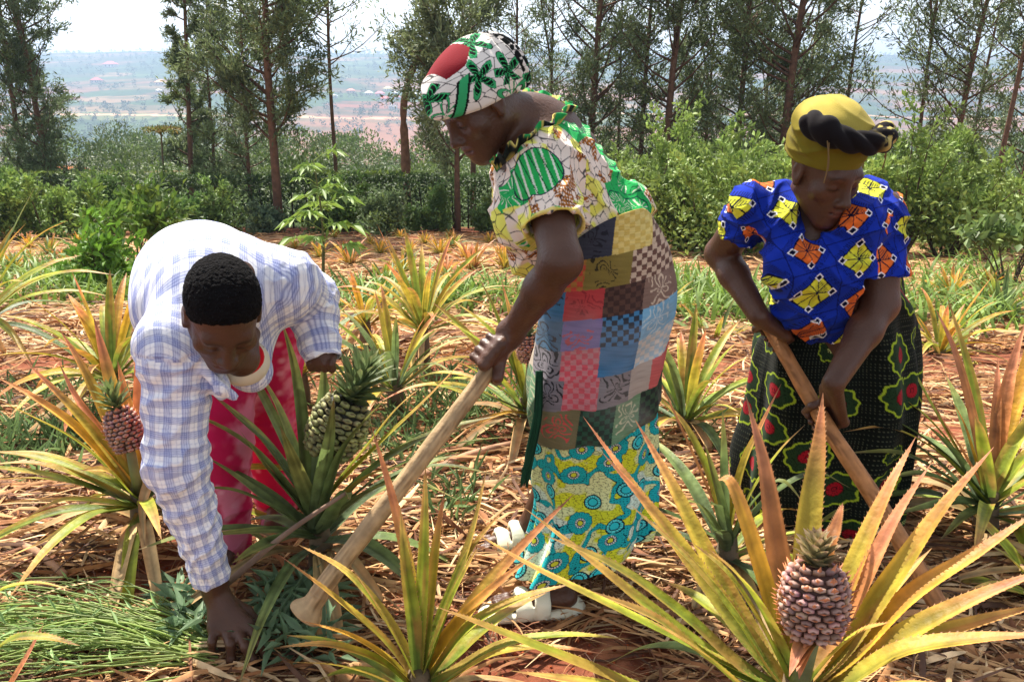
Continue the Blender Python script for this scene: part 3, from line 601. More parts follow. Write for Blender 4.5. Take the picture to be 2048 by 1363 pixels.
def pineapple(label, core, Y, leaves_px, n_rand, L=.62, w=.042, kinds='yyr', seed=1, el=(.15, 1.15), stemh=None, az_excl=None, group='pineapple plants', dead=5):
    r = np.random.default_rng(seed); c0 = at(core[0], core[1], Y); g = V(c0[0], c0[1], float(gz(c0[0], c0[1]))); root = empty('pineapple_plant', tuple(g), label, 'pineapple plant', group)
    b = Buf(); add_tube(b, [g-V(0, 0, .03), (g+c0)/2, c0+V(0, 0, .04)], [.034, .036, .022], V(.14, .10, .06), 10); b.build('stem', M_BARK, root)
    k = seed*100
    for lp in leaves_px:
        pts, dY, ww, kd = lp; tip = pts[0]; mids = pts[1:]; n = len(mids)+1
        P = [c0]+[at(x, y, Y+dY*(i+1)/n) for i, (x, y) in enumerate(reversed(mids))]+[at(tip[0], tip[1], Y+dY)]; k += 1; add_leaf(root, P, ww*(1.14 if kd == 'g' else .96), kd, k, teeth=Y < 1.6)
    for i in range(n_rand):
        az = i*2.399+r.uniform(-.3, .3); u = i/max(1, n_rand-1); e = el[0]+(el[1]-el[0])*u+r.uniform(-.08, .08); k += 1
        add_leaf(root, rand_pts(c0+V(0, 0, -.03+.03*u), az, e, L*r.uniform(.75, 1.1), .55-.35*u+r.uniform(-.1, .1), r), w*r.uniform(.85, 1.1), kinds[int(r.integers(0, len(kinds)))], k)
    for i in range(dead):
        az = r.uniform(0, 6.28); d = V(math.cos(az), math.sin(az), 0); a = g+V(0, 0, max(.04, (c0-g)[2]*.6)); Ld = L*r.uniform(.4, .75); e = a+d*Ld; e[2] = float(gz(e[0], e[1]))+.02; k += 1; add_leaf(root, [a, a+d*Ld*.4+V(0, 0, .04), e+V(0, 0, .03), e], w*.9, 'd', k, name='dry_leaf')
    return root, c0
def plants():
    # A big fruiting plant, front right
    A = [([(1166, 832), (1262, 965), (1370, 1110), (1480, 1260)], .30, .036, 'r'), ([(1270, 838), (1345, 970), (1420, 1120), (1510, 1280)], .36, .036, 'r'), ([(1205, 905), (1330, 1050), (1440, 1200)], .22, .034, 'r'),
         ([(933, 1055), (1060, 1130), (1220, 1210), (1400, 1300)], -.02, .034, 'y'), ([(1045, 1012), (1170, 1110), (1300, 1215), (1440, 1320)], .08, .034, 'y'), ([(872, 1212), (1000, 1262), (1170, 1330), (1360, 1400)], -.10, .034, 'y'), ([(1085, 1068), (1230, 1130), (1370, 1230), (1480, 1330)], .02, .03, 'y'),
         ([(1492, 792), (1528, 930), (1552, 1090), (1575, 1240)], .20, .040, 'p'), ([(1646, 785), (1636, 900), (1618, 1040), (1608, 1200)], .24, .040, 'r'), ([(1436, 958), (1462, 965), (1500, 1070), (1545, 1220)], .10, .034, 'o'), ([(1832, 872), (1772, 985), (1712, 1120), (1650, 1280)], .22, .036, 'r'), ([(1862, 926), (1790, 1035), (1722, 1170), (1650, 1300)], .15, .036, 'p'),
         ([(1988, 893), (1880, 1020), (1790, 1150), (1690, 1290)], .12, .044, 'r'), ([(2080, 1018), (1960, 1100), (1820, 1190), (1700, 1310)], .05, .042, 'o'), ([(2120, 1128), (1960, 1190), (1820, 1260), (1690, 1350)], -.04, .040, 'r'), ([(2110, 1268), (1950, 1275), (1800, 1300), (1680, 1370)], -.10, .042, 'r'), ([(2100, 1205), (1960, 1240), (1800, 1290), (1690, 1360)], -.02, .036, 'y'),
         ([(1686, 1004), (1672, 1050), (1650, 1120)], .06, .022, 'p'), ([(1782, 1243), (1720, 1262), (1660, 1310)], -.10, .030, 'y'), ([(1385, 1085), (1455, 1145), (1520, 1240), (1575, 1350)], .00, .042, 'y'), ([(1415, 1095), (1490, 1165), (1550, 1270)], -.06, .044, 'y'), ([(1262, 1010), (1370, 1110), (1470, 1230), (1540, 1340)], .04, .042, 'y'),
         ([(1180, 1180), (1320, 1240), (1440, 1330)], -.08, .036, 'y'), ([(1290, 1235), (1400, 1300), (1500, 1380)], -.16, .040, 'y'), ([(1020, 1340), (1200, 1370), (1400, 1420)], -.15, .034, 'y'), ([(1900, 1370), (1800, 1372), (1690, 1400)], -.16, .036, 'y'), ([(1560, 1175), (1562, 1240), (1580, 1320)], -.05, .024, 'r')]
    ra, c0 = pineapple('big fruiting pineapple plant in the right foreground with long pink and orange leaves', (1592, 1395), 1.12, A, 9, L=.42, w=.030, kinds='yyg', seed=11, el=(-.1, .5), dead=4)
    fb = at(1624, 1268, 1.06); st = Buf(); add_tube(st, [c0, (c0+fb)/2, fb+V(0, 0, .01)], [.018, .014, .014], V(.20, .22, .10), 8); st.build('fruit_stalk', M_BARK, ra)
    ax = nrm(V(.02, .18, 1)); f = fruit(ra, fb, ax, .046, .106, 'red'); crown(f, fb+ax*.098, ax, 46, .044, .015, 'r', tint=V(.26, .24, .17))
    for i, (dx, dy) in enumerate(((-20, 70), (0, 75), (-5, 60))): add_leaf(ra, [fb+V(0, -.01, .004), at(1610+dx*.4, 1290+i*4, 1.03), at(1598+dx, 1262+dy+20, 1.0)], .022, 'p', 700+i)
    # B plant in the centre foreground
    B_ = [([(851, 928), (850, 1030), (846, 1160), (838, 1290)], .05, .030, 'y'), ([(742, 850), (782, 985), (815, 1130), (835, 1290)], .10, .028, 'r'), ([(1150, 985), (1040, 1095), (950, 1200), (870, 1320)], .15, .036, 'r'), ([(976, 925), (945, 1060), (900, 1190), (856, 1310)], .12, .030, 'y'), ([(590, 1085), (690, 1140), (770, 1230), (825, 1330)], .05, .028, 'y'), ([(560, 1110), (660, 1185), (760, 1270), (820, 1345)], 0, .030, 'r'),
          ([(560, 1292), (660, 1288), (760, 1320), (830, 1380)], -.08, .030, 'y'), ([(565, 1322), (680, 1330), (770, 1360), (830, 1400)], -.12, .032, 'y'), ([(1262, 1278), (1130, 1268), (1000, 1290), (880, 1360)], -.02, .030, 'y'), ([(1205, 1306), (1090, 1292), (980, 1310), (880, 1370)], -.08, .028, 'r'), ([(1075, 1105), (990, 1170), (910, 1250), (850, 1340)], .06, .032, 'o'), ([(1010, 1015), (940, 1100), (890, 1210), (850, 1320)], .10, .028, 'y'),
          ([(600, 1240), (700, 1270), (780, 1320)], -.06, .034, 'o'), ([(890, 975), (872, 1090), (856, 1220)], .08, .026, 'r'), ([(1150, 1165), (1040, 1195), (940, 1250), (860, 1350)], .02, .034, 'y'), ([(960, 1085), (910, 1180), (865, 1290)], .02, .03, 'y'), ([(800, 1010), (812, 1130), (830, 1260)], .03, .028, 'y'), ([(700, 1130), (760, 1220), (815, 1320)], -.03, .03, 'y')]
    pineapple('young pineapple plant without fruit in the centre foreground beside the hoe end', (838, 1378), 1.42, B_, 10, L=.36, w=.034, kinds='yyr', seed=12, el=(-.1, .6), dead=3)
    # C fruiting plant at the left
    C_ = [([(117, 655), (160, 725), (205, 815), (265, 960)], .12, .038, 'r'), ([(187, 632), (205, 700), (228, 790), (272, 940)], .2, .040, 'r'), ([(46, 718), (110, 780), (176, 850), (262, 960)], .05, .038, 'r'), ([(-10, 752), (70, 795), (160, 860), (255, 965)], 0, .036, 'o'), ([(-20, 792), (60, 830), (160, 885), (250, 970)], -.05, .04, 'y'), ([(235, 720), (246, 770), (258, 830), (278, 950)], .12, .034, 'o'), ([(274, 672), (276, 740), (278, 840), (285, 950)], .2, .036, 'p'),
          ([(118, 725), (150, 790), (205, 870), (268, 965)], .1, .032, 'p'), ([(-30, 905), (80, 905), (180, 940), (268, 985)], -.04, .036, 'y'), ([(-40, 930), (70, 925), (170, 955), (262, 1000)], -.1, .036, 'y'), ([(-60, 962), (60, 955), (160, 968), (262, 1000)], -.12, .036, 'y'), ([(-20, 1010), (60, 1000), (160, 1000), (262, 1010)], -.16, .036, 'y'), ([(45, 1040), (120, 1000), (200, 1000), (268, 1012)], -.2, .036, 'y'), ([(0, 1120), (90, 1080), (170, 1030), (260, 1015)], -.25, .034, 'y'),
          ([(160, 940), (215, 940), (262, 985)], -.15, .034, 'y'), ([(330, 860), (315, 900), (292, 970)], -.02, .036, 'y'), ([(350, 700), (330, 790), (300, 900)], .3, .034, 'o'), ([(380, 960), (345, 950), (300, 990)], -.05, .036, 'g'), ([(290, 1100), (285, 1010), (300, 960)], -.2, .03, 'd'), ([(330, 930), (312, 945), (292, 990)], -.1, .03, 'y')]
    rc, c0 = pineapple('pineapple plant with a small dark red fruit at the left, beside the plaid sleeve', (280, 1000), 2.22, C_, 14, L=.55, w=.038, kinds='ygy', seed=13, el=(-.15, .7), dead=7)
    fb = at(262, 900, 2.16); ax = nrm(V(-.26, .12, 1)); st = Buf(); add_tube(st, [c0, fb+ax*.01], [.016, .013], V(.2, .2, .1), 8); st.build('fruit_stalk', M_BARK, rc); f = fruit(rc, fb, ax, .045, .122, 'red'); crown(f, fb+ax*.117, ax, 30, .07, .014, 'g', tint=V(.20, .26, .09))
    # D green plant with the large green fruit
    D_ = [([(563, 640), (588, 730), (603, 830), (618, 980)], .05, .034, 'g'), ([(646, 706), (648, 780), (646, 850), (640, 960)], .05, .040, 'g'), ([(945, 700), (850, 800), (750, 895), (660, 990)], .05, .036, 'y'), ([(846, 770), (790, 820), (735, 890), (660, 985)], .1, .034, 'y'), ([(500, 720), (550, 800), (590, 900), (625, 1010)], .12, .036, 'g'), ([(395, 760), (470, 830), (555, 910), (620, 1010)], -.08, .040, 'g'), ([(310, 830), (400, 835), (510, 900), (610, 1015)], -.08, .036, 'g'),
          ([(400, 905), (470, 950), (550, 1010), (620, 1050)], -.05, .036, 'g'), ([(385, 975), (470, 980), (560, 1020), (620, 1060)], -.15, .036, 'g'), ([(380, 1075), (460, 1065), (550, 1060), (620, 1070)], -.15, .034, 'g'), ([(668, 792), (660, 870), (645, 960), (635, 1050)], -.18, .040, 'g'), ([(780, 790), (735, 835), (680, 910), (645, 1030)], -.20, .040, 'g'), ([(1000, 830), (880, 860), (760, 925), (660, 1020)], 0, .038, 'g'), ([(1040, 870), (900, 890), (760, 950), (660, 1035)], -.06, .036, 'g'),
          ([(860, 940), (780, 935), (710, 970), (650, 1050)], -.15, .036, 'y'), ([(920, 1000), (820, 960), (730, 985), (650, 1055)], -.2, .036, 'g'), ([(1000, 950), (870, 930), (750, 975), (655, 1045)], -.12, .036, 'g'), ([(480, 860), (530, 930), (590, 1000)], -.12, .04, 'g'), ([(455, 640), (510, 760), (580, 900), (625, 1010)], .2, .034, 'g'), ([(700, 1000), (690, 985), (650, 1050)], -.2, .034, 'g'), ([(560, 850), (590, 930), (625, 1020)], -.15, .038, 'g'), ([(430, 790), (520, 870), (600, 980)], -.02, .04, 'g')]
    rd, c0 = pineapple('dark green pineapple plant with the large unripe fruit, between the man and the hoe', (640, 1065), 2.02, D_, 10, L=.46, w=.038, kinds='ggg', seed=14, el=(-.05, .7), dead=8)
    fb = at(652, 903, 2.0); ax = nrm(V(.50, .05, 1)); st = Buf(); add_tube(st, [c0, fb+ax*.01], [.02, .016], V(.2, .22, .1), 8); st.build('fruit_stalk', M_BARK, rd); f = fruit(rd, fb, ax, .070, .158, 'green'); crown(f, fb+ax*.150, ax, 62, .112, .020, 'g', tint=V(.19, .25, .11))
    # E big plant at the right edge
    E_ = [([(1760, 642), (1822, 735), (1875, 830), (1950, 960)], .1, .034, 'y'), ([(1708, 731), (1800, 790), (1880, 860), (1955, 970)], 0, .034, 'y'), ([(1869, 613), (1905, 690), (1935, 790), (1965, 930)], .25, .034, 'p'), ([(1893, 590), (1925, 690), (1950, 790), (1972, 930)], .3, .034, 'y'), ([(1842, 742), (1880, 830), (1925, 900), (1965, 975)], .1, .044, 'p'), ([(1893, 784), (1925, 840), (1945, 900), (1968, 980)], 0, .036, 'o'), ([(2052, 640), (2025, 730), (2005, 830), (1985, 950)], .2, .046, 'p'), ([(1996, 713), (1994, 790), (1988, 900)], .2, .030, 'p'),
          ([(1672, 806), (1780, 835), (1880, 900), (1960, 985)], -.05, .036, 'g'), ([(1686, 863), (1780, 855), (1880, 905), (1960, 990)], -.1, .034, 'y'), ([(1690, 905), (1800, 905), (1890, 950), (1960, 1000)], -.12, .034, 'g'), ([(1760, 960), (1840, 945), (1910, 970), (1965, 1005)], -.15, .034, 'g'), ([(1780, 1030), (1860, 1010), (1920, 1000), (1970, 1010)], -.2, .034, 'g'), ([(2100, 760), (2050, 850), (2010, 920)], .1, .04, 'y'), ([(2120, 860), (2060, 900), (2010, 960)], 0, .04, 'y'), ([(2090, 560), (2060, 700), (2020, 850)], .35, .04, 'o'), ([(1950, 830), (1962, 870), (1975, 960)], -.12, .04, 'y'), ([(2110, 960), (2060, 960), (2010, 990)], -.1, .04, 'y'), ([(1880, 1080), (1930, 1030), (1970, 1015)], -.22, .034, 'g')]
    pineapple('large yellow green pineapple plant at the right edge', (1978, 1008), 2.25, E_, 14, L=.6, w=.040, kinds='yyg', seed=15, el=(-.1, 1.0))
    # F between the two women
    F_ = [([(1310, 740), (1355, 840), (1400, 940), (1440, 1040)], .05, .036, 'p'), ([(1316, 790), (1370, 850), (1415, 940), (1445, 1040)], .12, .036, 'y'), ([(1445, 819), (1447, 880), (1448, 960)], .05, .022, 'g'), ([(1563, 766), (1522, 850), (1485, 930), (1458, 1050)], .1, .026, 'r'), ([(1610, 849), (1560, 900), (1505, 980), (1465, 1070)], 0, .026, 'y'), ([(1700, 975), (1630, 945), (1550, 985), (1470, 1070)], -.05, .034, 'g'), ([(1612, 1010), (1560, 960), (1500, 1010), (1465, 1080)], -.1, .034, 'g'), ([(1408, 884), (1425, 940), (1448, 1030)], -.05, .034, 'g'), ([(1180, 1000), (1250, 1005), (1350, 1030), (1440, 1080)], -.05, .036, 'g'), ([(1420, 1010), (1436, 1010), (1450, 1060)], -.15, .034, 'g'), ([(1360, 1000), (1400, 1010), (1440, 1070)], -.1, .034, 'g')]
    pineapple('green pineapple plant half hidden between the two women', (1455, 1095), 2.0, F_, 8, L=.45, w=.036, kinds='gyg', seed=16, el=(0, .8))
    # G behind the hand of the middle woman, H behind her, I pair in the middle distance
    G_ = [([(904, 600), (960, 640), (1005, 690), (1045, 780)], .1, .036, 'y'), ([(956, 552), (985, 610), (1015, 690), (1048, 790)], .1, .036, 'y'), ([(1002, 558), (1018, 620), (1030, 700), (1050, 790)], .1, .036, 'r'), ([(851, 622), (920, 655), (985, 705), (1042, 790)], 0, .034, 'y'), ([(872, 709), (940, 735), (1000, 775), (1046, 810)], -.1, .036, 'y'), ([(858, 776), (930, 775), (1000, 800), (1046, 820)], -.2, .034, 'g'), ([(1090, 600), (1075, 680), (1058, 780)], .1, .03, 'y'), ([(880, 900), (950, 850), (1010, 825), (1046, 825)], -.3, .034, 'o')]
    rg, c0 = pineapple('yellow green pineapple plant with a small pink fruit behind the fist of the middle woman', (1050, 815), 3.1, G_, 12, L=.6, w=.04, kinds='yyr', seed=17)
    fb = at(1060, 722, 3.0); st = Buf(); add_tube(st, [c0, fb], [.014, .012], V(.2, .2, .1), 6); st.build('fruit_stalk', M_BARK, rg); f = fruit(rg, fb, V(-.05, 0, 1), .045, .10, 'red'); crown(f, fb+V(-.004, 0, .095), V(-.05, 0, 1), 24, .08, .014, 'g', tint=V(.2, .25, .12))
    for (lab, core, Y, n, L, w, kd, sd, el) in [
        ('pineapple plant with pink tipped leaves just right of the patchwork wrapper', (1372, 830), 3.05, 26, .55, .034, 'yyrg', 21, (.1, 1.35)), ('nearer of two pineapple plants in mid distance between the man and the middle woman', (790, 765), 3.3, 24, .52, .032, 'yrg', 22, (.2, 1.35)),
        ('farther of two pineapple plants in mid distance between the man and the middle woman', (845, 650), 4.2, 28, .62, .034, 'yrr', 23, (.15, 1.35)), ('orange tinted pineapple plant left of the stooping man, behind the fruiting one', (222, 745), 3.3, 30, .62, .038, 'yor', 24, (.1, 1.3)), ('pineapple plant cut by the left edge with long arching leaves', (-50, 640), 4.0, 30, .78, .042, 'ygy', 25, (.1, 1.2)),
        ('pineapple plant behind the elbow of the stooping man', (600, 740), 3.4, 20, .5, .032, 'yog', 26, (.1, 1.1)), ('small yellowing pineapple plant right of the plaid elbow', (730, 640), 4.6, 18, .4, .03, 'oyo', 27, (.1, 1.2)), ('pineapple plant low in the right bottom corner', (2110, 1215), 1.95, 20, .36, .034, 'gyy', 28, (.0, 1.1)), ('pineapple plant behind the yellow blouse hem, right of the middle woman', (1425, 700), 5.0, 18, .45, .03, 'gyr', 29, (.1, 1.2)),
        ('pineapple plant beside the dark flowered skirt at the right', (1880, 700), 4.6, 22, .5, .034, 'ory', 30, (.1, 1.2)), ('thin pineapple plant at the left beside the straw', (420, 760), 4.4, 16, .5, .03, 'yog', 31, (.1, 1.2))]:
        pineapple(lab, core, Y, [], n, L=L, w=w, kinds=kd, seed=sd, el=el, dead=3)
    # leaf of a plant outside the frame, bottom left
    pineapple('pineapple plant mostly outside the bottom left corner, one pink leaf showing', (-110, 1500), 1.25, [([(88, 1245), (55, 1310), (0, 1400), (-60, 1470)], .05, .028, 'p'), ([(150, 1180), (60, 1165), (-30, 1200), (-90, 1330)], 0, .03, 'y'), ([(160, 1290), (80, 1272), (0, 1290), (-80, 1400)], 0, .03, 'y')], 0, dead=0)
    # small far plants
    protos = []
    for s, kd in ((41, 'oor'), (42, 'yog'), (43, 'ppo'), (44, 'ggy')):
        b = Buf(); r = np.random.default_rng(s)
        for i in range(26):
            u = i/25; add_leaf(None, rand_pts(V(0, 0, .03), i*2.4, .15+1.2*u, .42*r.uniform(.7, 1.1), .3, r), .034, kd[int(r.integers(0, 3))], s*50+i, buf=b, ns=8)
        protos.append(b)
    far = [(945, 545, 1.1, 2), (805, 550, .9, 1), (700, 535, 1., 2), (880, 512, .8, 0), (905, 500, .8, 1), (100, 515, .9, 1), (640, 520, .7, 0), (1010, 545, .9, 0), (760, 510, .7, 0), (1030, 520, .7, 0), (60, 500, .7, 0), (300, 520, .8, 1), (20, 480, .7, 0), (160, 490, .6, 0), (850, 490, .6, 0), (980, 490, .6, 0), (740, 492, .5, 0), (230, 505, .7, 1), (330, 500, .6, 0), (690, 500, .5, 2), (930, 520, .7, 2), (820, 510, .6, 0), (1060, 500, .6, 0), (770, 575, .9, 1), (890, 560, .8, 2), (1320, 640, 1., 1), (30, 545, .8, 1), (590, 500, .5, 0), (620, 490, .5, 0), (1900, 600, .8, 0), (2000, 640, 1., 3), (130, 530, .7, 2), (1000, 510, .5, 2), (670, 478, .5, 0), (800, 478, .5, 0), (900, 478, .5, 0), (1020, 478, .5, 0), (60, 520, .5, 0), (350, 560, .8, 0), (1980, 580, .7, 1)]
    first = {}
    side = lambda x: 'left of the stooping man' if x < 400 else ('between man and middle woman' if x < 1100 else ('between the two women' if x < 1450 else 'right of the woman in blue'))
    for k, (px, py, s, t) in enumerate(far):
        y = 14.
        for Y in np.linspace(3, 14.5, 300):
            if at(px, py, Y)[2] <= gz(0, Y): y = Y; break
        x = xat(px, py, y); tone = ('orange', 'yellow green', 'coral pink', 'green')[t]; lb = 'small %s pineapple plant far off, %s' % (tone, side(px))
        if t not in first:
            o = protos[t].build('young_pineapple_plant', M_LEAF); first[t] = o; o.location = (x, y, float(gz(x, y))); o.scale = (s,)*3; tag(o, lb, 'pineapple plant', 'small pineapple plants far off in the field')
        else:
            o = copy_tree(first[t], (x, y, float(gz(x, y))), rng.uniform(0, 6.28), s, lb)
    # fallen stick leaning among the leaves, and the pale stump of old leaves
    b = Buf(); p0, p1 = at(692, 985, 1.86), at(455, 1165, 1.80); p1[2] = max(p1[2], .03); add_tube(b, spline([p0, (p0+p1)/2+V(0, 0, .012), p1], 12), np.linspace(.005, .009, 12), srgb(134, 110, 94), 8); o = b.build('dry_stalk', M_BARK); tag(o, 'long grey brown dry stalk leaning from the green plant to the plaid cuff', 'stalk')
    b = Buf()
    for (x0, y0, x1, y1, Y0, Y1, r) in ((830, 960, 1050, 890, 2.6, 2.9, .018), (0, 1010, 120, 1090, 2.2, 2.0, .014)):
        p0, p1 = at(x0, y0, Y0), at(x1, y1, Y1); p0[2] = gz(0, Y0)+.03; p1[2] = gz(0, Y1)+.04; bb = Buf(); add_tube(bb, spline([p0, (p0+p1)/2+V(0, 0, .02), p1], 12), np.linspace(r, r*.7, 12), srgb(168, 128, 100), 8); o = bb.build('fallen_stalk', M_BARK); tag(o, 'pale fallen stalk on the straw %s' % ('left of the hem of the middle woman' if x0 > 400 else 'at the left edge'), 'stalk', 'fallen stalks')
# ======================================================================= people
SKIN = V(.080, .033, .018)
def head_R(fwd, roll=0.):
    f = nrm(fwd); up = nrm(V(0, 0, 1)-f*f[2]); r = np.cross(f, up)
    c, s = math.cos(roll), math.sin(roll)
    r, up = r*c+up*s, up*c-r*s
    return np.stack([r, f, up], 1)
def head_sdf(s, Cw, R, neck, nr=(.05, .058), sc=1.):
    G = lambda x, y, z: Cw+R@V(x, y, z)*sc
    E = lambda c, r, **k: s.ell(G(*c), np.array(r)*sc, R, **k)
    K = lambda a, b, ra, rb=None, **k: s.cap(G(*a), G(*b), ra*sc, (ra if rb is None else rb)*sc, **k)
    E((0, -.018, .035), (.074, .092, .083))
    E((0, .028, -.025), (.06, .058, .078), k=.03)
    K((-.048, -.002, -.05), (-.018, .06, -.1), .02, .018, k=.03)
    K((.048, -.002, -.05), (.018, .06, -.1), .02, .018, k=.03)
    E((0, .068, -.1), (.022, .018, .018), k=.025)
    K((-.036, .068, .022), (.036, .068, .022), .014, k=.02)
    E((0, .064, -.062), (.034, .028, .030), k=.02)
    for q in (-1, 1):
        E((q*.044, .054, -.022), (.022, .02, .02), k=.02)
        E((q*.032, .094, -.001), (.019, .014, .011), k=.016, op='sub')
        E((q*.032, .069, -.002), (.0155, .014, .0135), k=.004)
        K((q*.018, .0835, -.0065), (q*.045, .079, -.006), .0016, k=.002, op='sub')
    K((0, .082, .012), (0, .1, -.03), .0075, .011, k=.014)
    E((0, .104, -.036), (.0125, .0115, .0105), k=.008)
    for q in (-1, 1):
        E((q*.0145, .094, -.039), (.0085, .010, .0085), k=.006)
        E((q*.0075, .1, -.0475), (.004, .006, .003), k=.002, op='sub')
    K((-.02, .083, -.0615), (.02, .083, -.0615), .0065, k=.006); E((0, .0905, -.0605), (.011, .0075, .006), k=.006)
    K((-.017, .082, -.0745), (.017, .082, -.0745), .0075, k=.006); E((0, .089, -.0745), (.012, .0075, .007), k=.006)
    K((-.025, .0875, -.0675), (.025, .0875, -.0675), .0022, k=.004, op='sub')
    for q in (-1, 1):
        E((q*.077, -.008, .0), (.008, .019, .031), k=.008)
        E((q*.085, -.004, .004), (.005, .011, .019), k=.004, op='sub')
        E((q*.0775, -.0, -.028), (.006, .009, .01), k=.006)
    if neck is not None:
        s.cap(G(0, -.028, -.03), neck, nr[0], nr[1], k=.03)
def head_col(p, c, Cw, R, sc=1.):
    l = (p-Cw)@R/sc
    m = np.linalg.norm(l, axis=1) < .16
    x, y, z = l.T
    lip = m & (y > .078) & (np.abs(x) < .027)
    w = np.exp(-((z+.0675)/.0105)**2)*(1-sm(.018, .028, np.abs(x)))*lip
    c = mixc(c, V(.125, .045, .04), w*.8)
    w = np.exp(-((z+.0675)/.002)**2)*(1-sm(.02, .026, np.abs(x)))*lip; c = mixc(c, V(.02, .008, .007), w*.8)
    ax = np.abs(x); arch = .021+.006*np.sin(np.clip((ax-.012)/.042, 0, 1)*3.1)-.12*np.clip(ax-.035, 0, 1)
    w = np.exp(-((z-arch)/.0035)**2)*sm(.010, .016, ax)*(1-sm(.048, .056, ax))*(m & (y > .04)); c = mixc(c, V(.012, .008, .008), w*.8)
    w = np.exp(-((z+.0065)/.002)**2)*sm(.014, .018, ax)*(1-sm(.046, .05, ax))*(m & (y > .05)); c = mixc(c, V(.008, .005, .005), w*.9)
    w = np.exp(-(((ax-.0075)/.0035)**2+((z+.047)/.003)**2))*(m & (y > .085)); c = mixc(c, V(.01, .004, .004), w*.9)
    return c
def grip(s, H, A, n, W, rh, elbow_r=.028, spread=.019, closed=1.):
    "a fist round a handle: H point on its axis, A axis (little finger to index), n side the palm lies on, W wrist"
    A = nrm(A); n = nrm(n-A*np.dot(n, A)); f = np.cross(A, n)
    if np.dot(W-H, f) > 0: f = -f
    r = rh+.009
    K = dict(k=.004)
    for i in range(4):
        o = H+A*(i-1.5)*spread
        q = .0088 if i else .0078
        L = (1.0, 1.12, 1.15, 1.05)[i]
        mcp = o+n*(r+.004)+f*.022*L
        pip = o+f*(r+.013*L)-n*.006
        dip = o-n*(r+.004)+f*.010
        tip = o-n*(r+.002)-f*.012*L
        s.cap(mcp, pip, q+.0012, q+.0004, **K); s.cap(pip, dip, q+.0004, q-.0004, **K); s.cap(dip, tip, q-.0004, q-.0012, **K)
        s.cap(mcp, W+A*(i-1.5)*.009, .0125, .018, k=.012)
        s.ell(mcp+n*.003, (.011, .011, .011), k=.008)
    th0 = W+A*.022+(H-W)*.25; th1 = H+A*.034+n*(r+.002)-f*.02; th2 = H+A*.04-f*(r+.004); th3 = H+A*.042-n*(r+.004)-f*.006
    s.cap(th0, th1, .017, .0125, k=.012); s.cap(th1, th2, .0115, .0105, **K); s.cap(th2, th3, .0105, .0092, **K)
def person_mesh(v, q, base, cols, name, label, cat='person'):
    me = mesh_np(name, v-base, q, cols); o = bpy.data.objects.new(name, me); C.objects.link(o); o.location = base
    me.materials.append(M_SKIN); tag(o, label, cat, 'people weeding the pineapple field')
    return o
def skin_cols(v):
    c = np.tile(SKIN, (len(v), 1)); n = fbm(v*22, 3)
    return c*(.85+.3*n)[:, None]
def garment(s, name, mat, parent, colf, fold=None, sub=True, it=1):
    v, q = s.mesh(); v = relax(v, q, it)
    if fold is not None:
        n = vnormals(v, q); v = v+n*fold(v)[:, None]; v = relax(v, q, 1, .3)
    if sub: v, q = subdiv(v, q)
    return link(name, mesh_np(name, v, q, colf(v)), mat, parent)
def loft(rows, nu, nv, fold, hem=None):
    "rows: (xL,yL,xR,yR,Y,ry) in order down the cloth -> grid of points, u=angle, v=0..1"
    R = []
    for (xl, yl, xr, yr, Y, ry, *zf) in rows:
        a = at(xl, yl, Y); b = at(xr, yr, Y); R.append(np.concatenate([(a+b)/2, (b-a)/2, [ry, zf[0] if zf else 0]]))
    R = spline(np.array(R), nv); ph = np.linspace(0, 2*math.pi, nu, endpoint=False)
    c = R[:, None, :3]; a = R[:, None, 3:6]; ry = R[:, 6][:, None, None]
    base = c+a*np.cos(ph)[None, :, None]+ry*np.sin(ph)[None, :, None]*V(0, 1, 0)-R[:, 7][:, None, None]*np.sin(ph)[None, :, None]*V(0, 0, 1)
    s = np.linspace(0, 1, nv); PH, S = np.meshgrid(ph, s)
    d = nrm(V(1, 0, 0))*np.cos(PH)[..., None]+V(0, 1, 0)*np.sin(PH)[..., None]
    p = base+d*fold(PH, S)[..., None]
    i = np.arange(nv-1)[:, None]*nu; j = np.arange(nu)[None]; j2 = (j+1) % nu
    q = np.stack([i+j, i+nu+j, i+nu+j2, i+j2], -1).reshape(-1, 4)
    rad = np.linalg.norm(R[:, 3:6], axis=1); L = np.concatenate([[0], np.cumsum(np.linalg.norm(np.diff(R[:, :3], axis=0), axis=1))])
    # arc length round the ring measured from the side facing the path (angle -90 degrees)
    U = (((PH+math.pi/2+math.pi) % (2*math.pi))-math.pi)*.8*np.interp(.5, [0, 1], [rad.mean(), rad.mean()])
    W = np.repeat(L[:, None], nu, 1)
    return p.reshape(-1, 3), q, U.ravel(), W.ravel(), PH.ravel(), S.ravel()
def fold_dirs(p, axis, amp, freq, s=0, warp=.5):
    "creases running round an axis"
    a = p@nrm(axis); w = fbm(p*7, s, 2)*warp*6; x = a*freq+w*2
    r = 1-np.abs(np.sin(x)); return amp*(r**2-.35)*sm(.3, .6, fbm(p*9, s+4, 2))

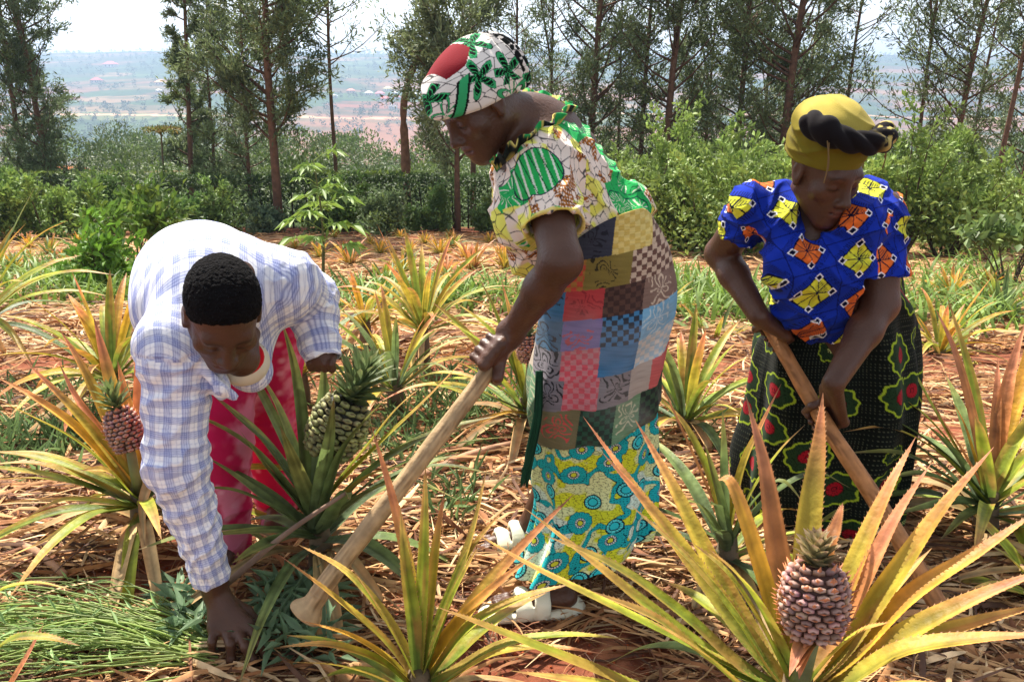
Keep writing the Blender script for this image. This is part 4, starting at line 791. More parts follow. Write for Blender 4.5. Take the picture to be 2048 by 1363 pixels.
# ---- prints -------------------------------------------------------------
def plaid(u, v, p=None):
    W_ = srgb(246, 246, 250); B = srgb(176, 190, 236); D = srgb(84, 94, 164)
    c = np.tile(W_, (len(u), 1))
    for t in (u, v):
        P_ = .035; x = (t % P_)
        band = ((x < .014)).astype(float)
        c = c*(1-band[:, None]*(1-B/W_)*.42)
        for k, w in ((0., .0017), (.0045, .0013), (.009, .0013), (.0135, .0017), (.025, .0012)):
            m = np.exp(-((x-k-.002)/(w*.75))**2)*(.85 if k != .025 else .4)
            c = mixc(c, D, m*.7)
    return np.clip(c, 0, 1)
def crackle(x, y, sc, w, s=0):
    d1, d2, ci, off = voro(np.stack([x, y], 1)/sc, s); return 1-sm(w*.6/sc, w*1.4/sc, (d2-d1)*1.0), ci
def wax_blouse(u, v):
    "cream wax print with green discs, yellow fields and brown speckles"
    P_ = np.stack([u, v], 1); wp = P_+.02*(np.stack([noise(P_*20, 1), noise(P_*20, 2)], 1)-.5)
    d1, d2, ci, off = voro(wp/.105, 11, .75); t = hsh(ci); ang = np.arctan2(off[:, 1], off[:, 0]); r = d1*.105
    cream = srgb(232, 214, 200); c = np.tile(cream, (len(u), 1))
    cr, cc = crackle(u*1.0, v*.6, .022, .0016, 3)
    yel = (t > .42) & (t <= .68) | (fbm(P_*11, 5) > .58)
    c = mixc(c, srgb(226, 222, 66), yel*(.85*sm(.35, .6, noise(P_*38, 6))))
    brown = fbm(P_*26, 8) > .56
    br = ((t > .68) | (noise(P_*9, 12) > .66)) & brown; c = mixc(c, srgb(160, 96, 34), br*1.)
    dots = ((voro(P_/.011, 21, .3)[0]) < .28) & br; c = mixc(c, cream, dots*.9)
    c = mixc(c, srgb(22, 26, 44), cr*.9*(t > .36))
    gr = (t <= .42); disc = gr & (r < .05)
    green = srgb(44, 176, 92)*.9
    c = mixc(c, green, gr*sm(.40, .46, noise(P_*14, 9)+.25))
    ray = np.abs(np.sin(ang*9+t*7)) < .34
    c = mixc(c, srgb(236, 226, 214), (gr & ray & (r > .012) & (r < .045))*.85)
    c = mixc(c, srgb(16, 70, 44), (gr & (np.abs(np.sin(ang*9+t*7+.9)) < .07))*.9)
    c = mixc(c, srgb(26, 32, 60), (gr & (np.abs(r-.05) < .0018))*.9)
    return c
def teal_print(u, v):
    P_ = np.stack([u, v], 1)
    wob = fbm(P_*9, 41)
    c = np.tile(srgb(214, 222, 160), (len(u), 1))
    c = mixc(c, srgb(206, 214, 52), sm(.47, .53, fbm(P_*13, 42)))
    c = mixc(c, srgb(208, 228, 208), sm(.56, .6, fbm(P_*8+9, 44)))
    cr, _ = crackle(u, v*1.9, .021, .0014, 43); c = mixc(c, srgb(20, 34, 36), cr*.85)
    teal = srgb(34, 168, 172); ink = srgb(14, 26, 48)
    b = np.abs(wob-.5); band = b < .05
    c = mixc(c, ink, (b < .058)*1.); c = mixc(c, teal, band*1.)
    dt = (voro(P_/.0095, 45, .15)[0] < .2) & (b < .04); c = mixc(c, ink, dt*1.)
    d1, d2, ci, off = voro(P_/.105, 46, .6); t = hsh(ci, 3); r = d1*.105; a = np.arctan2(off[:, 1], off[:, 0])+t*6
    fl = t > .45
    R_ = .038+.0035*np.abs(np.sin(a*6)); m = fl & (r < R_); c = mixc(c, ink, (fl & (r < R_+.002))*1.); c = mixc(c, teal, m*1.)
    c = mixc(c, srgb(12, 60, 80), (m & (np.abs(np.sin(a*12)) < .2) & (r > .012))*.9)
    q = m & (r < .019); c = mixc(c, srgb(52, 48, 96), q*1.)
    dd = np.abs(np.sin(a*7)) > .6; c = mixc(c, srgb(225, 235, 215), (q & dd & (np.abs(r-.015) < .0026))*1.)
    c = mixc(c, srgb(200, 208, 60), (m & (r < .010))*1.); c = mixc(c, ink, (m & (np.abs(r-.010) < .0012))*1.)
    # curled buds ringed with beads
    e = (~fl) & (r < .030); c = mixc(c, ink, e*1.)
    c = mixc(c, srgb(90, 214, 214), (e & (np.abs(r-.0215) < .004) & (np.abs(np.sin(a*9)) > .35))*1.)
    c = mixc(c, srgb(48, 190, 196), ((~fl) & (r < .014))*1.)
    return c
PATCH_ROWS = [  # height of the row and, left to right, (x, colour, colour, motif) of its patches
 (478, [(1178, (52, 56, 74), (30, 32, 48), 'f'), (1262, (206, 174, 70), (220, 196, 104), 'c'), (1340, (104, 66, 52), (196, 170, 140), 'c')]),
 (545, [(1130, (200, 62, 36), (170, 116, 34), 'c'), (1202, (132, 114, 40), (46, 40, 20), 'f'), (1310, (104, 70, 58), (198, 172, 146), 'c')]),
 (605, [(1096, (34, 106, 148), (22, 28, 42), 'f'), (1162, (184, 44, 48), (146, 26, 36), 'f'), (1245, (84, 56, 46), (60, 38, 34), 'c'), (1322, (128, 100, 86), (200, 178, 152), 'f')]),
 (662, [(1092, (52, 104, 138), (22, 28, 42), 'f'), (1158, (120, 104, 166), (196, 56, 76), 'f'), (1242, (36, 118, 170), (24, 40, 58), 'c'), (1318, (104, 168, 204), (178, 200, 208), 'f')]),
 (720, [(1052, (206, 190, 166), (186, 152, 134), 'n'), (1092, (128, 122, 130), (24, 24, 30), 'f'), (1152, (206, 66, 84), (196, 118, 124), 'c'), (1240, (34, 108, 156), (26, 42, 66), 'n'), (1305, (156, 182, 196), (200, 194, 184), 'c')]),
 (774, [(1050, (90, 132, 92), (168, 168, 130), 'f'), (1096, (116, 110, 118), (24, 24, 30), 'f'), (1158, (196, 70, 84), (190, 112, 120), 'c'), (1234, (122, 114, 118), (26, 26, 30), 'f'), (1290, (168, 154, 142), (120, 110, 108), 'n'), (1330, (190, 80, 76), (170, 60, 64), 'n')]),
 (838, [(1048, (84, 126, 88), (160, 164, 124), 'f'), (1118, (110, 102, 66), (196, 56, 52), 'f'), (1200, (26, 46, 36), (28, 80, 60), 'c'), (1262, (98, 136, 96), (188, 188, 148), 'f'), (1312, (30, 38, 32), (42, 70, 46), 'c')])]
def patchwork(p):
    f = lambda px: at(px, 680, 1.86)[0]; h = lambda py: at(1200, py, 1.86)[2]
    q = p[:, [0, 2]]+.004*(np.stack([noise(p[:, [0, 2]]*12, 61), noise(p[:, [0, 2]]*12, 62)], 1)-.5); xm = f(1200); zz = q[:, 1]-.20*(q[:, 0]-xm)
    rows = np.array([h(r[0]) for r in PATCH_ROWS]); ri = np.abs(zz[:, None]-rows[None]).argmin(1); c = np.zeros((len(p), 3)); B = np.zeros((len(p), 3)); mot = np.zeros(len(p), int); l = np.zeros((len(p), 2))
    for k, (y, ps) in enumerate(PATCH_ROWS):
        m = ri == k; xs = np.array([f(t[0]) for t in ps]); j = np.abs(q[m, 0][:, None]-.1*(zz[m]-rows[k])[:, None]-xs[None]).argmin(1)
        c[m] = np.array([srgb(*t[1]) for t in ps])[j]; B[m] = np.array([srgb(*t[2]) for t in ps])[j]; mot[m] = np.array([{'f': 0, 'c': 1, 'n': 2}[t[3]] for t in ps])[j]; l[m] = np.stack([q[m, 0]-xs[j], zz[m]-rows[k]], 1)
    g = .0125; ch = ((np.floor(l[:, 0]/g)+np.floor(l[:, 1]/g)) % 2)*(mot == 1); c = c*(1-ch[:, None])+B*ch[:, None]
    r = np.hypot(l[:, 0], l[:, 1]); th = np.arctan2(l[:, 1], l[:, 0]); n1 = fbm(q*24, 63)
    fl = ((np.abs(np.sin(r*150+2.6*np.sin(th*3)+n1*11)) < .5) & (r < .036*(.6+.8*noise(q*40, 64))) & (n1 > .34) & (mot == 0)).astype(float); c = c*(1-fl[:, None])+B*fl[:, None]
    fade = sm(.45, .7, fbm(p*8, 66))*.22; c = c*(.86-fade)[:, None]+(c.mean(1)*.12+.012)[:, None]+fade[:, None]*V(.30, .27, .24)
    return c*(.84+.32*noise(p*V(30, 30, 400), 65))[:, None]
def diamonds(u, v):
    "royal blue print with tilted square panes, yellow and orange by turns"
    a = .28; x = u*math.cos(a)+v*math.sin(a); y = -u*math.sin(a)+v*math.cos(a)
    P_ = .092; i = np.floor(x/P_); xx = x-i*P_-P_/2; y2 = y+(i % 2)*P_*.5; j = np.floor(y2/P_); yy = y2-j*P_-P_/2
    a2 = .6; X = xx*math.cos(a2)+yy*math.sin(a2); Y = -xx*math.sin(a2)+yy*math.cos(a2)
    m = np.maximum(np.abs(X), np.abs(Y)); blue = srgb(22, 50, 165); ink = srgb(8, 12, 46)
    c = np.tile(blue, (len(u), 1)); c = c*(.75+.5*noise(np.stack([u, v], 1)*18, 71))[:, None]
    h = (m > .030) & (m < .0405) & (np.abs(np.sin(np.where(np.abs(X) > np.abs(Y), Y, X)*math.pi/.0034)) < .55); c = mixc(c, ink, h*.85)
    rib = (np.abs(np.abs(xx)-P_/2) < .0012) | (np.abs(np.abs(yy)-P_/2) < .0012); c = mixc(c, ink, rib*.7)
    t = ((i+j) % 2 == 0); n2 = noise(np.stack([u, v], 1)*120, 72)
    ye = srgb(206, 206, 60)*(.75+.5*n2)[:, None]+0*c; orr = srgb(214, 104, 44)*(.75+.6*n2)[:, None]
    pane = m < .0255; c = mixc(c, ink, (m < .0285)*1.)
    c[pane] = np.where(t[:, None], ye, orr)[pane]
    ln = (np.abs(X) < .0011) | (np.abs(Y) < .0011) | (np.abs(np.abs(X)-np.abs(Y)) < .0014); c = mixc(c, ink, (pane & ln)*1.)
    hat = pane & (np.sin(Y*math.pi/.0021) > .2) & (X > .002) & (np.abs(Y) < X*.9) & (X < .02); c = mixc(c, ink, hat*.8)
    cx = np.maximum(np.abs(np.abs(X)-.0225), np.abs(np.abs(Y)-.0225)); c = mixc(c, srgb(235, 235, 240), (cx < .0062)*1.); c = mixc(c, ink, (cx < .0042)*1.)
    return c
def dark_flowers(u, v):
    P_ = np.stack([u, v], 1); c = np.tile(srgb(15, 21, 17), (len(u), 1))
    d = voro(P_/.0072, 81, 0.)[0] < .16; c = mixc(c, srgb(118, 122, 96), d*.4)
    d1, d2, ci, off = voro(P_/.125, 82, .7); t = hsh(ci, 9); r = d1*.125; a = np.arctan2(off[:, 1], off[:, 0])
    r = r*(1+.25*(t-.5)*np.cos(2*a+t*9)); big = t > .35
    R_ = .046+.003*np.sin(a*9+t*5)+.002*np.sin(a*4); R_ = np.where(big, R_, R_*.62)
    ye = srgb(150, 174, 44); c = mixc(c, srgb(34, 56, 32), (r < R_)*1.)
    c = mixc(c, srgb(14, 20, 16), ((r < R_*.95) & (np.abs(np.sin(a*26)) < .25))*.8)
    c = mixc(c, ye, (np.abs(r-R_) < np.where(big, .0026, .0014))*1.)
    red = big & (r < .021); c = mixc(c, srgb(150, 20, 32), red*1.)
    c = mixc(c, srgb(40, 6, 14), (red & ((np.abs(np.sin(a*7)) < .16) | (np.abs(r-.0205) < .0014) | (np.abs(r-.006) < .001)))*.9)
    dd = (~big) & (r < .009) & (np.sin(u*900)*np.sin(v*900) > .1); c = mixc(c, srgb(190, 200, 120), dd*1.)
    return c

# =============================================================== the woman in the middle
def woman_middle():
    base = V(at(1110, 1200, 1.9)[0], 1.95, 0.)
    s = SDF((-.25, 1.5, -.02), (.45, 2.5, 1.5), .0036)
    hC = at(954, 205, 1.90); R = head_R((-.66, -.42, -.62))
    hC = hC+V(0, 0, 0)
    neck = at(1068, 262, 2.0)
    head_sdf(s, hC, R, neck, (.050, .062), .93)
    chest = at(1095, 350, 1.97); waist = at(1195, 475, 1.99); hip = at(1215, 575, 2.0)
    shN = at(1082, 322, 1.86); shF = at(1106, 274, 2.13)
    s.cap(neck, chest, .07, .11, k=.05); s.cap(chest, waist, .112, .098, k=.04); s.cap(waist, hip, .098, .145, k=.04)
    s.cap(shN, shF, .052, .05, k=.05); s.cap(neck, shF, .06, .05, k=.05)
    s.ell(at(1100, 268, 2.03), (.072, .10, .06), k=.04)
    # near arm and the far arm bent behind her back
    el = at(1122, 522, 1.70); wr = at(1022, 668, 1.81)
    s.cap(shN, el, .050, .042, k=.03); s.cap(el, el+(wr-el)*.35, .041, .038, k=.02); s.cap(el+(wr-el)*.35, wr, .038, .026, k=.02)
    elF = at(1160, 292, 2.30); wF = at(1105, 420, 2.22); s.cap(shF, elF, .047, .042, k=.03); s.cap(elF, wF, .04, .027, k=.02); s.cap(wF, wF+V(-.03, -.01, -.08), .03, .022, k=.02)
    h0 = at(1012, 690, 1.80); h1 = at(605, 1232, 1.60); A = nrm(h1-h0)
    H = h0+A*.035
    s.cap(wr, h0+V(0.004, 0, .03), .027, .026, k=.02)
    grip(s, H, A, nrm(V(.35, -.8, .25)), wr+V(-.002, 0, -.012), .0195)
    # legs and feet
    aN = at(1112, 1185, 1.90); knN = at(1150, 930, 1.95); s.chain([hip, knN, aN], [.12, .055, .032], k=.04)
    heel = V(aN[0]+.018, 1.885, .05); toe = V(aN[0]-.125, 1.87, .035)
    s.cap(aN, heel, .034, .032, k=.02); s.cap(heel, toe, .031, .02, k=.02, flat=((0, 0, 1), .85)); s.cap(aN, (heel+toe)/2+V(0, 0, .01), .03, .026, k=.02)
    for i in range(5):
        w = (i-2)*.0155; a0 = toe+V(-.0, w, 0.002); s.cap(a0, a0+V(-.034+abs(i-3.4)*.0035, w*.12, -.008), .0105 if i < 4 else .0135, .009, k=.003)
    aB = at(1062, 1050, 2.2); s.chain([hip+V(0, .03, 0), at(1160, 860, 2.15), aB], [.12, .07, .034], k=.04)
    hB = V(aB[0]+.01, 2.2, .05); tB = V(aB[0]-.12, 2.17, .035); s.cap(aB, hB, .034, .03); s.cap(hB, tB, .03, .02, k=.02)
    for i in range(5):
        w = (i-2)*.0155; a0 = tB+V(0, w, .002); s.cap(a0, a0+V(-.03, 0, -.006), .0105, .009, k=.003)
    v, q = s.mesh(); v = relax(v, q, 1); c = head_col(v, skin_cols(v), hC, R, .93)
    o = person_mesh(v, q, base, c, 'person', 'woman in the middle in patchwork wrapper and patterned head wrap, one hand on a hoe')
    # ---- blouse
    b = SDF((-.05, 1.62, .72), (.42, 2.35, 1.42), .0042)
    b.cap(chest, waist, .126, .110, k=.04); b.cap(shN, shF, .066, .062, k=.05); b.cap(chest+V(-.02, 0, -.02), at(1060, 425, 1.87), .12, .07, k=.04)
    b.ell(at(1048, 432, 1.86), (.07, .075, .085), k=.04); b.cap(at(1075, 500, 1.93), at(1100, 530, 1.96), .075, .06, k=.04)
    b.cap(waist, at(1262, 408, 2.0), .10, .055, k=.03); b.ell(at(1268, 425, 1.98), (.038, .07, .034), k=.015)
    b.ell(at(1190, 372, 2.02), (.055, .08, .055), k=.03)
    se = shN+(el-shN)*.66; sd = nrm(el-shN)
    b.cap(shN+V(.004, 0, 0), se+sd*.03, .068, .069, k=.03); b.plane(se+sd*.005, sd, se-V(.1, .1, .07), se+V(.1, .08, .13), k=.003)
    sF = shF+(elF-shF)*.35; b.cap(shF, sF, .060, .058, k=.02); b.cap(at(1122, 268, 2.02), at(1168, 350, 2.02), .052, .072, k=.03)
    b.cap(se-sd*.03, se+sd*.1, .057, .059, k=.002, op='sub')
    # open neck: front of the throat and the bare upper back
    b.cap(at(1000, 262, 1.90), at(1080, 232, 2.02), .080, .076, k=.012, op='sub'); b.cap(hC, at(1040, 290, 1.93), .07, .058, k=.01, op='sub')
    b.cap(waist, waist+(hip-waist)*.40, .108, .118, k=.04)
    pts = [shN, el]
    def col(p):
        S, d, O = axis_coords(p, pts); arm = (d < .1) & (p[:, 1] < 1.92) & (S > .004)
        ax = nrm(waist-chest); l = p-chest; vv = l@ax; ang = np.arctan2(l@nrm(np.cross(ax, V(0, 1, 0))), l[:, 1])
        u1, v1 = ang*.14, vv; an2 = np.arctan2(O[:, 0], -O[:, 1]); u2, v2 = an2*.07+3.0, S+2.
        c = wax_blouse(np.where(arm, u2, u1)*1.25, np.where(arm, v2, v1)*1.25)
        dsc = at(1072, 352, 1.78); r = np.linalg.norm(p-dsc, axis=1); g = (r < .058) & (p[:, 1] < 1.9)
        x = (p-dsc)@nrm(V(1, 0, .35)); c = mixc(c, srgb(40, 170, 84)*.9, g*1.); c = mixc(c, srgb(206, 214, 196), (g & (np.abs((x % .017)-.0085) < .0022))*1.)
        c = mixc(c, srgb(14, 56, 40), (g & (np.abs(((x+.25*(p[:, 2])) % .023)-.01) < .0011))*1.); c = mixc(c, srgb(26, 40, 60), (np.abs(r-.058) < .0014)*1.*(p[:, 1] < 1.9))
        hemm = np.abs((p-(se+sd*.002))@sd) < .0035; c = mixc(c, srgb(226, 206, 96), (hemm & arm)*.8)
        return c
    fold = lambda p: fold_dirs(p, (.7, 0, .7), .010, 64, 3)+fold_dirs(p, (.9, .1, -.5), .009, 55, 8)+.006*(fbm(p*14, 2)-.5)
    garment(b, 'blouse', M_CLOTH, o, col, fold)
    # ruffle round the neckline
    keys = [(992, 338, 1.86), (1012, 318, 1.83), (1050, 290, 1.82), (1098, 262, 1.86), (1128, 240, 1.96), (1126, 226, 2.08), (1088, 208, 2.16), (1045, 204, 2.15), (1030, 215, 2.10)]
    front = [(992, 338, 1.86), (988, 300, 1.93), (994, 268, 2.0)]
    rb = Buf()
    for kk, ns in ((keys, 260), (front, 70)):
        ring = spline(np.array([at(*k) for k in kk]), ns); t, N, B = frames(ring); cen = at(1050, 262, 2.0)
        L = np.linspace(0, 1, ns)*ns/260*1.; out = ring-cen; out = out/np.linalg.norm(out, axis=1)[:, None]
        rowsv = []
        for j, w in enumerate((-.012, .006, .020, .032)):
            wav = np.sin(L*74+.9*np.sin(L*31))*(.014*j/3); wav2 = np.cos(L*150*.5)*.004*j/3
            rowsv.append(ring+out*(w*.5+wav*.9)[:, None]+V(0, 0, 1)*(w*.7+wav2)[:, None]+np.cross(t, out)*(wav*.35)[:, None])
        g = np.stack(rowsv, 1).reshape(-1, 3); i = np.arange(ns-1)[:, None]*4; j = np.arange(3)[None]
        qq = np.stack([i+j, i+4+j, i+5+j, i+j+1], -1).reshape(-1, 4)
        n_ = noise(g*38, 5); cc = np.where((n_ > .55)[:, None], srgb(40, 150, 80), np.where((n_ < .38)[:, None], srgb(30, 34, 30), srgb(196, 176, 96)))
        rb.add(g, qq, cc)
    rf = rb.build('collar_ruffle', M_CLOTH, o); md = rf.modifiers.new('t', 'SOLIDIFY'); md.thickness = .0025
    # ---- skirts
    rows = [(1062, 800, 1308, 740, 2.0, .15), (1066, 880, 1312, 830, 2.0, .155), (1064, 950, 1313, 910, 2.0, .15), (1076, 1010, 1311, 960, 1.97, .145), (1058, 1085, 1306, 1015, 1.95, .15), (1034, 1140, 1300, 1040, 1.94, .15)]
    fd = lambda ph, t: (.004+.011*t)*np.sin(9*ph+2.5*np.sin(2*ph)+t*1.5)+.005*t*np.sin(17*ph+4*t)
    p, q, U, W_, ph, t = loft(rows, 620, 330, fd); un = link('underskirt', mesh_np('underskirt', p, q, teal_print(U*1.6, W_*1.6)), M_CLOTH, o)
    un.modifiers.new('t', 'SOLIDIFY').thickness = .002
    rows = [(1090, 545, 1300, 435, 1.99, .135, .075), (1082, 572, 1330, 490, 2.0, .148, .06), (1079, 612, 1347, 555, 2.0, .155, .03), (1074, 665, 1342, 620, 2.0, .158), (1064, 722, 1326, 688, 2.0, .162), (1053, 780, 1317, 742, 2.0, .168), (1058, 838, 1314, 790, 2.0, .172), (1066, 864, 1312, 806, 2.0, .172)]
    fd = lambda ph, t: .003*np.sin(5*ph+1+t*2)+.010*t*t*np.sin(7*ph+2*np.sin(ph)+.8)+.004*np.exp(-((np.sin(ph*.5+t*2.2-.3)/.12)**2))+.0035*np.sin(26*t+3*ph)*np.exp(-((ph-5.6)/.5)**2)+.007*(1-np.abs(np.sin(3.2*ph+5.5*t)))*sm(.1, .5, t)+.004*np.sin(11*ph-7*t)*t
    p, q, U, W_, ph, t = loft(rows, 640, 300, fd)
    o2 = link('patchwork_wrapper', mesh_np('patchwork_wrapper', p, q, patchwork(p)), M_CLOTH, o); o2.modifiers.new('t', 'SOLIDIFY').thickness = .003
    # knotted green scarf end hanging from the wrapper's left edge
    fb = Buf()
    for k in range(26):
        a = at(1078+rng.uniform(-4, 5), 742, 1.86); pts = [a, at(1076+rng.uniform(-7, 5), 830, 1.85), at(1060+rng.uniform(-7, 6), 910, 1.85), at(1050+rng.uniform(-9, 6), 950+rng.uniform(-10, 26), 1.85)]
        add_tube(fb, spline(pts, 14), [.0042]*13+[.001], srgb(26, 60, 42)*rng.uniform(.5, 1.5), 5)
    fb.build('wrapper_fringe', M_CLOTH, o)
    # ---- head wrap
    w = SDF(hC-.22, hC+.22, .0032); G = lambda *a: hC+R@V(*a)
    w.ell(G(0, -.022, .040), (.090, .110, .086), R, k=.02); w.ell(G(0, .02, .035), (.082, .086, .074), R, k=.03); w.ell(G(0, -.085, .01), (.066, .055, .075), R, k=.03)
    nn = R@nrm(V(0, .36, -1.)); w.plane(G(0, .09, .030), nn, k=.012)
    def wc(p):
        l = (p-hC)@R; x, y, z = l.T; c = np.tile(srgb(232, 224, 216), (len(p), 1)); P2 = np.stack([y*1.0, z*1.0+x*.4], 1)
        cr, _ = crackle(y+.15*z, (z-.4*y)*1.7+x*.3, .034, .0019, 91); c = mixc(c, srgb(24, 24, 28), cr*.9)
        d1, d2, ci, off = voro(P2/.07+3.3, 92, .6); t = hsh(ci, 4); r = d1*.07; a = np.arctan2(off[:, 1], off[:, 0])
        pet = (np.abs((r-.018*(1.2+np.cos(a*5+t*6)))) < .006) & (t > .3); c = mixc(c, srgb(20, 24, 26), (np.abs((r-.018*(1.2+np.cos(a*5+t*6)))) < .0085)*(t > .3)*1.); c = mixc(c, srgb(58, 164, 104), pet*1.)
        leaf = (t > .62) & (r < .016*(1.3+np.cos(a*5+t*6))); c = mixc(c, srgb(16, 22, 20), leaf*1.); c = mixc(c, srgb(60, 190, 110), (leaf & (np.abs(np.sin(a*5+r*300)) < .25))*1.)
        st = (y*.75+z*.75-.072+.15*x)
        c = mixc(c, srgb(20, 24, 26), (np.abs(st+.0) < .013)*(z < .085)*1.); c = mixc(c, srgb(58, 166, 106), (np.abs(st) < .0085)*(z < .085)*1.)
        red = (z > .098) & (y > -.035) & (y < .05+.1*(x*0)) & (z+.35*y > .10); c = mixc(c, srgb(126, 26, 36), red*1.)
        back = y < -.095; n_ = noise(p*90, 7); c = mixc(c, srgb(28, 30, 30), (back & (n_ > .52))*1.)
        return c
    wf = lambda p: (lambda l: .004*np.sin(55*np.arctan2(l[:, 0], l[:, 1]+.09)*.35+30*l[:, 2])*sm(-.02, -.1, l[:, 1])+fold_dirs(p, R@V(0, .35, 1), .006, 55, 12))((p-hC)@R)
    garment(w, 'head_wrap', M_CLOTH, o, wc, wf)
    # ---- sandals
    for (h, t, sz) in ((heel, toe, 1.), (hB, tB, 1.)):
        sandal(h, t, o)
    # ---- the hoe she holds, its knotty root end swinging low
    hb = Buf(); ax = spline([h0-A*.055, h0+A*.0, h0+A*.35, h0+A*.62, h1-A*.05, h1], 170)
    n = len(ax); tt = np.linspace(0, 1, n); rad = .0168+.007*tt+.015*sm(.86, .97, tt); rad[-2:] *= [.97, .86]; rad[0] = .012; rad += .0016*(noise(np.stack([tt*26, tt*0], 1), 3)-.5)
    ax = ax+.004*np.stack([np.sin(tt*9), np.sin(tt*7+1), np.cos(tt*8)], 1)
    vv, qq, tr = tube(ax, rad, 28); cc = wood_col(vv, h0, A, 28, srgb(178, 150, 112)); cc[-58:] = srgb(120, 72, 44)
    me_b = Buf(); me_b.add(vv, qq, cc); me_b.q[3].append(tr)
    hoe = empty('hoe', tuple(h1), 'pale wooden hoe handle with a thick knobbed end, held by the woman in the middle', 'hoe', 'hoes')
    me_b.build('handle', M_WOOD, hoe)
    return o
def wood_col(v, h0, A, nr, base):
    s = (v-h0)@A; k = np.arange(len(v)) % nr; g = fbm(np.stack([s*9, np.minimum(k, nr-k)*.9], 1), 4); d = noise(np.stack([s*30, k*1.7], 1), 6); kn = sm(.8, .9, noise(np.stack([s*11, k*.35], 1), 9))
    c = base*(.62+.75*g)[:, None]; c = mixc(c, base*V(.45, .38, .3), sm(.62, .8, d)*.6); return mixc(c, base*V(.35, .28, .22), kn*.7)
def sandal(heel, toe, par):
    d = nrm(V(toe[0]-heel[0], toe[1]-heel[1], 0)); sd = V(-d[1], d[0], 0); L = np.linalg.norm((toe-heel)[:2])
    lo = np.minimum(heel, toe)-.1; hi = np.maximum(heel, toe)+.12; s = SDF((lo[0], lo[1], -.01), (hi[0], hi[1], .16), .0028)
    h = V(heel[0], heel[1], .016); t = V(toe[0], toe[1], .014)
    s.cap(h-d*.012, t+d*.03, .040, .044, k=.01, flat=((0, 0, 1), .42)); s.cap(h-d*.012, h+d*.01, .042, .036, k=.02, flat=((0, 0, 1), .75))
    f0 = SDF(s.lo, s.lo+s.h*(s.n-1), s.h)
    # footbed hollow
    s.cap(V(heel[0], heel[1], .052), V(toe[0], toe[1], .042)+d*.02, .033, .028, k=.004, op='sub')
    # two straps over the instep, arches of thick plastic
    for (k, hgt, w) in ((.40, .080, .014), (.72, .062, .013)):
        c = heel+(toe-heel)*k; arch = [c+sd*.043+V(0, 0, .018-c[2]), c+sd*.036+V(0, 0, hgt*.72-c[2]), c+V(0, 0, hgt+.004-c[2]), c-sd*.036+V(0, 0, hgt*.72-c[2]), c-sd*.043+V(0, 0, .018-c[2])]
        s.chain(spline(arch, 22), [.0062]*22, k=.006, flat=(d, 2.6))
        m = c-sd*.012+d*.004+V(0, -.004, hgt+.010-c[2]); s.ell(m-V(0, 0, .003), (.017, .017, .007), k=.004)
    v, q = s.mesh(); v = relax(v, q, 1); c = np.tile(srgb(228, 226, 202), (len(v), 1)); c = mixc(c, srgb(150, 110, 70), sm(.55, .75, fbm(v*40, 4))*.35*(v[:, 2] < .03))
    link('sandal', mesh_np('sandal', v, q, c), M_PLASTIC, par)

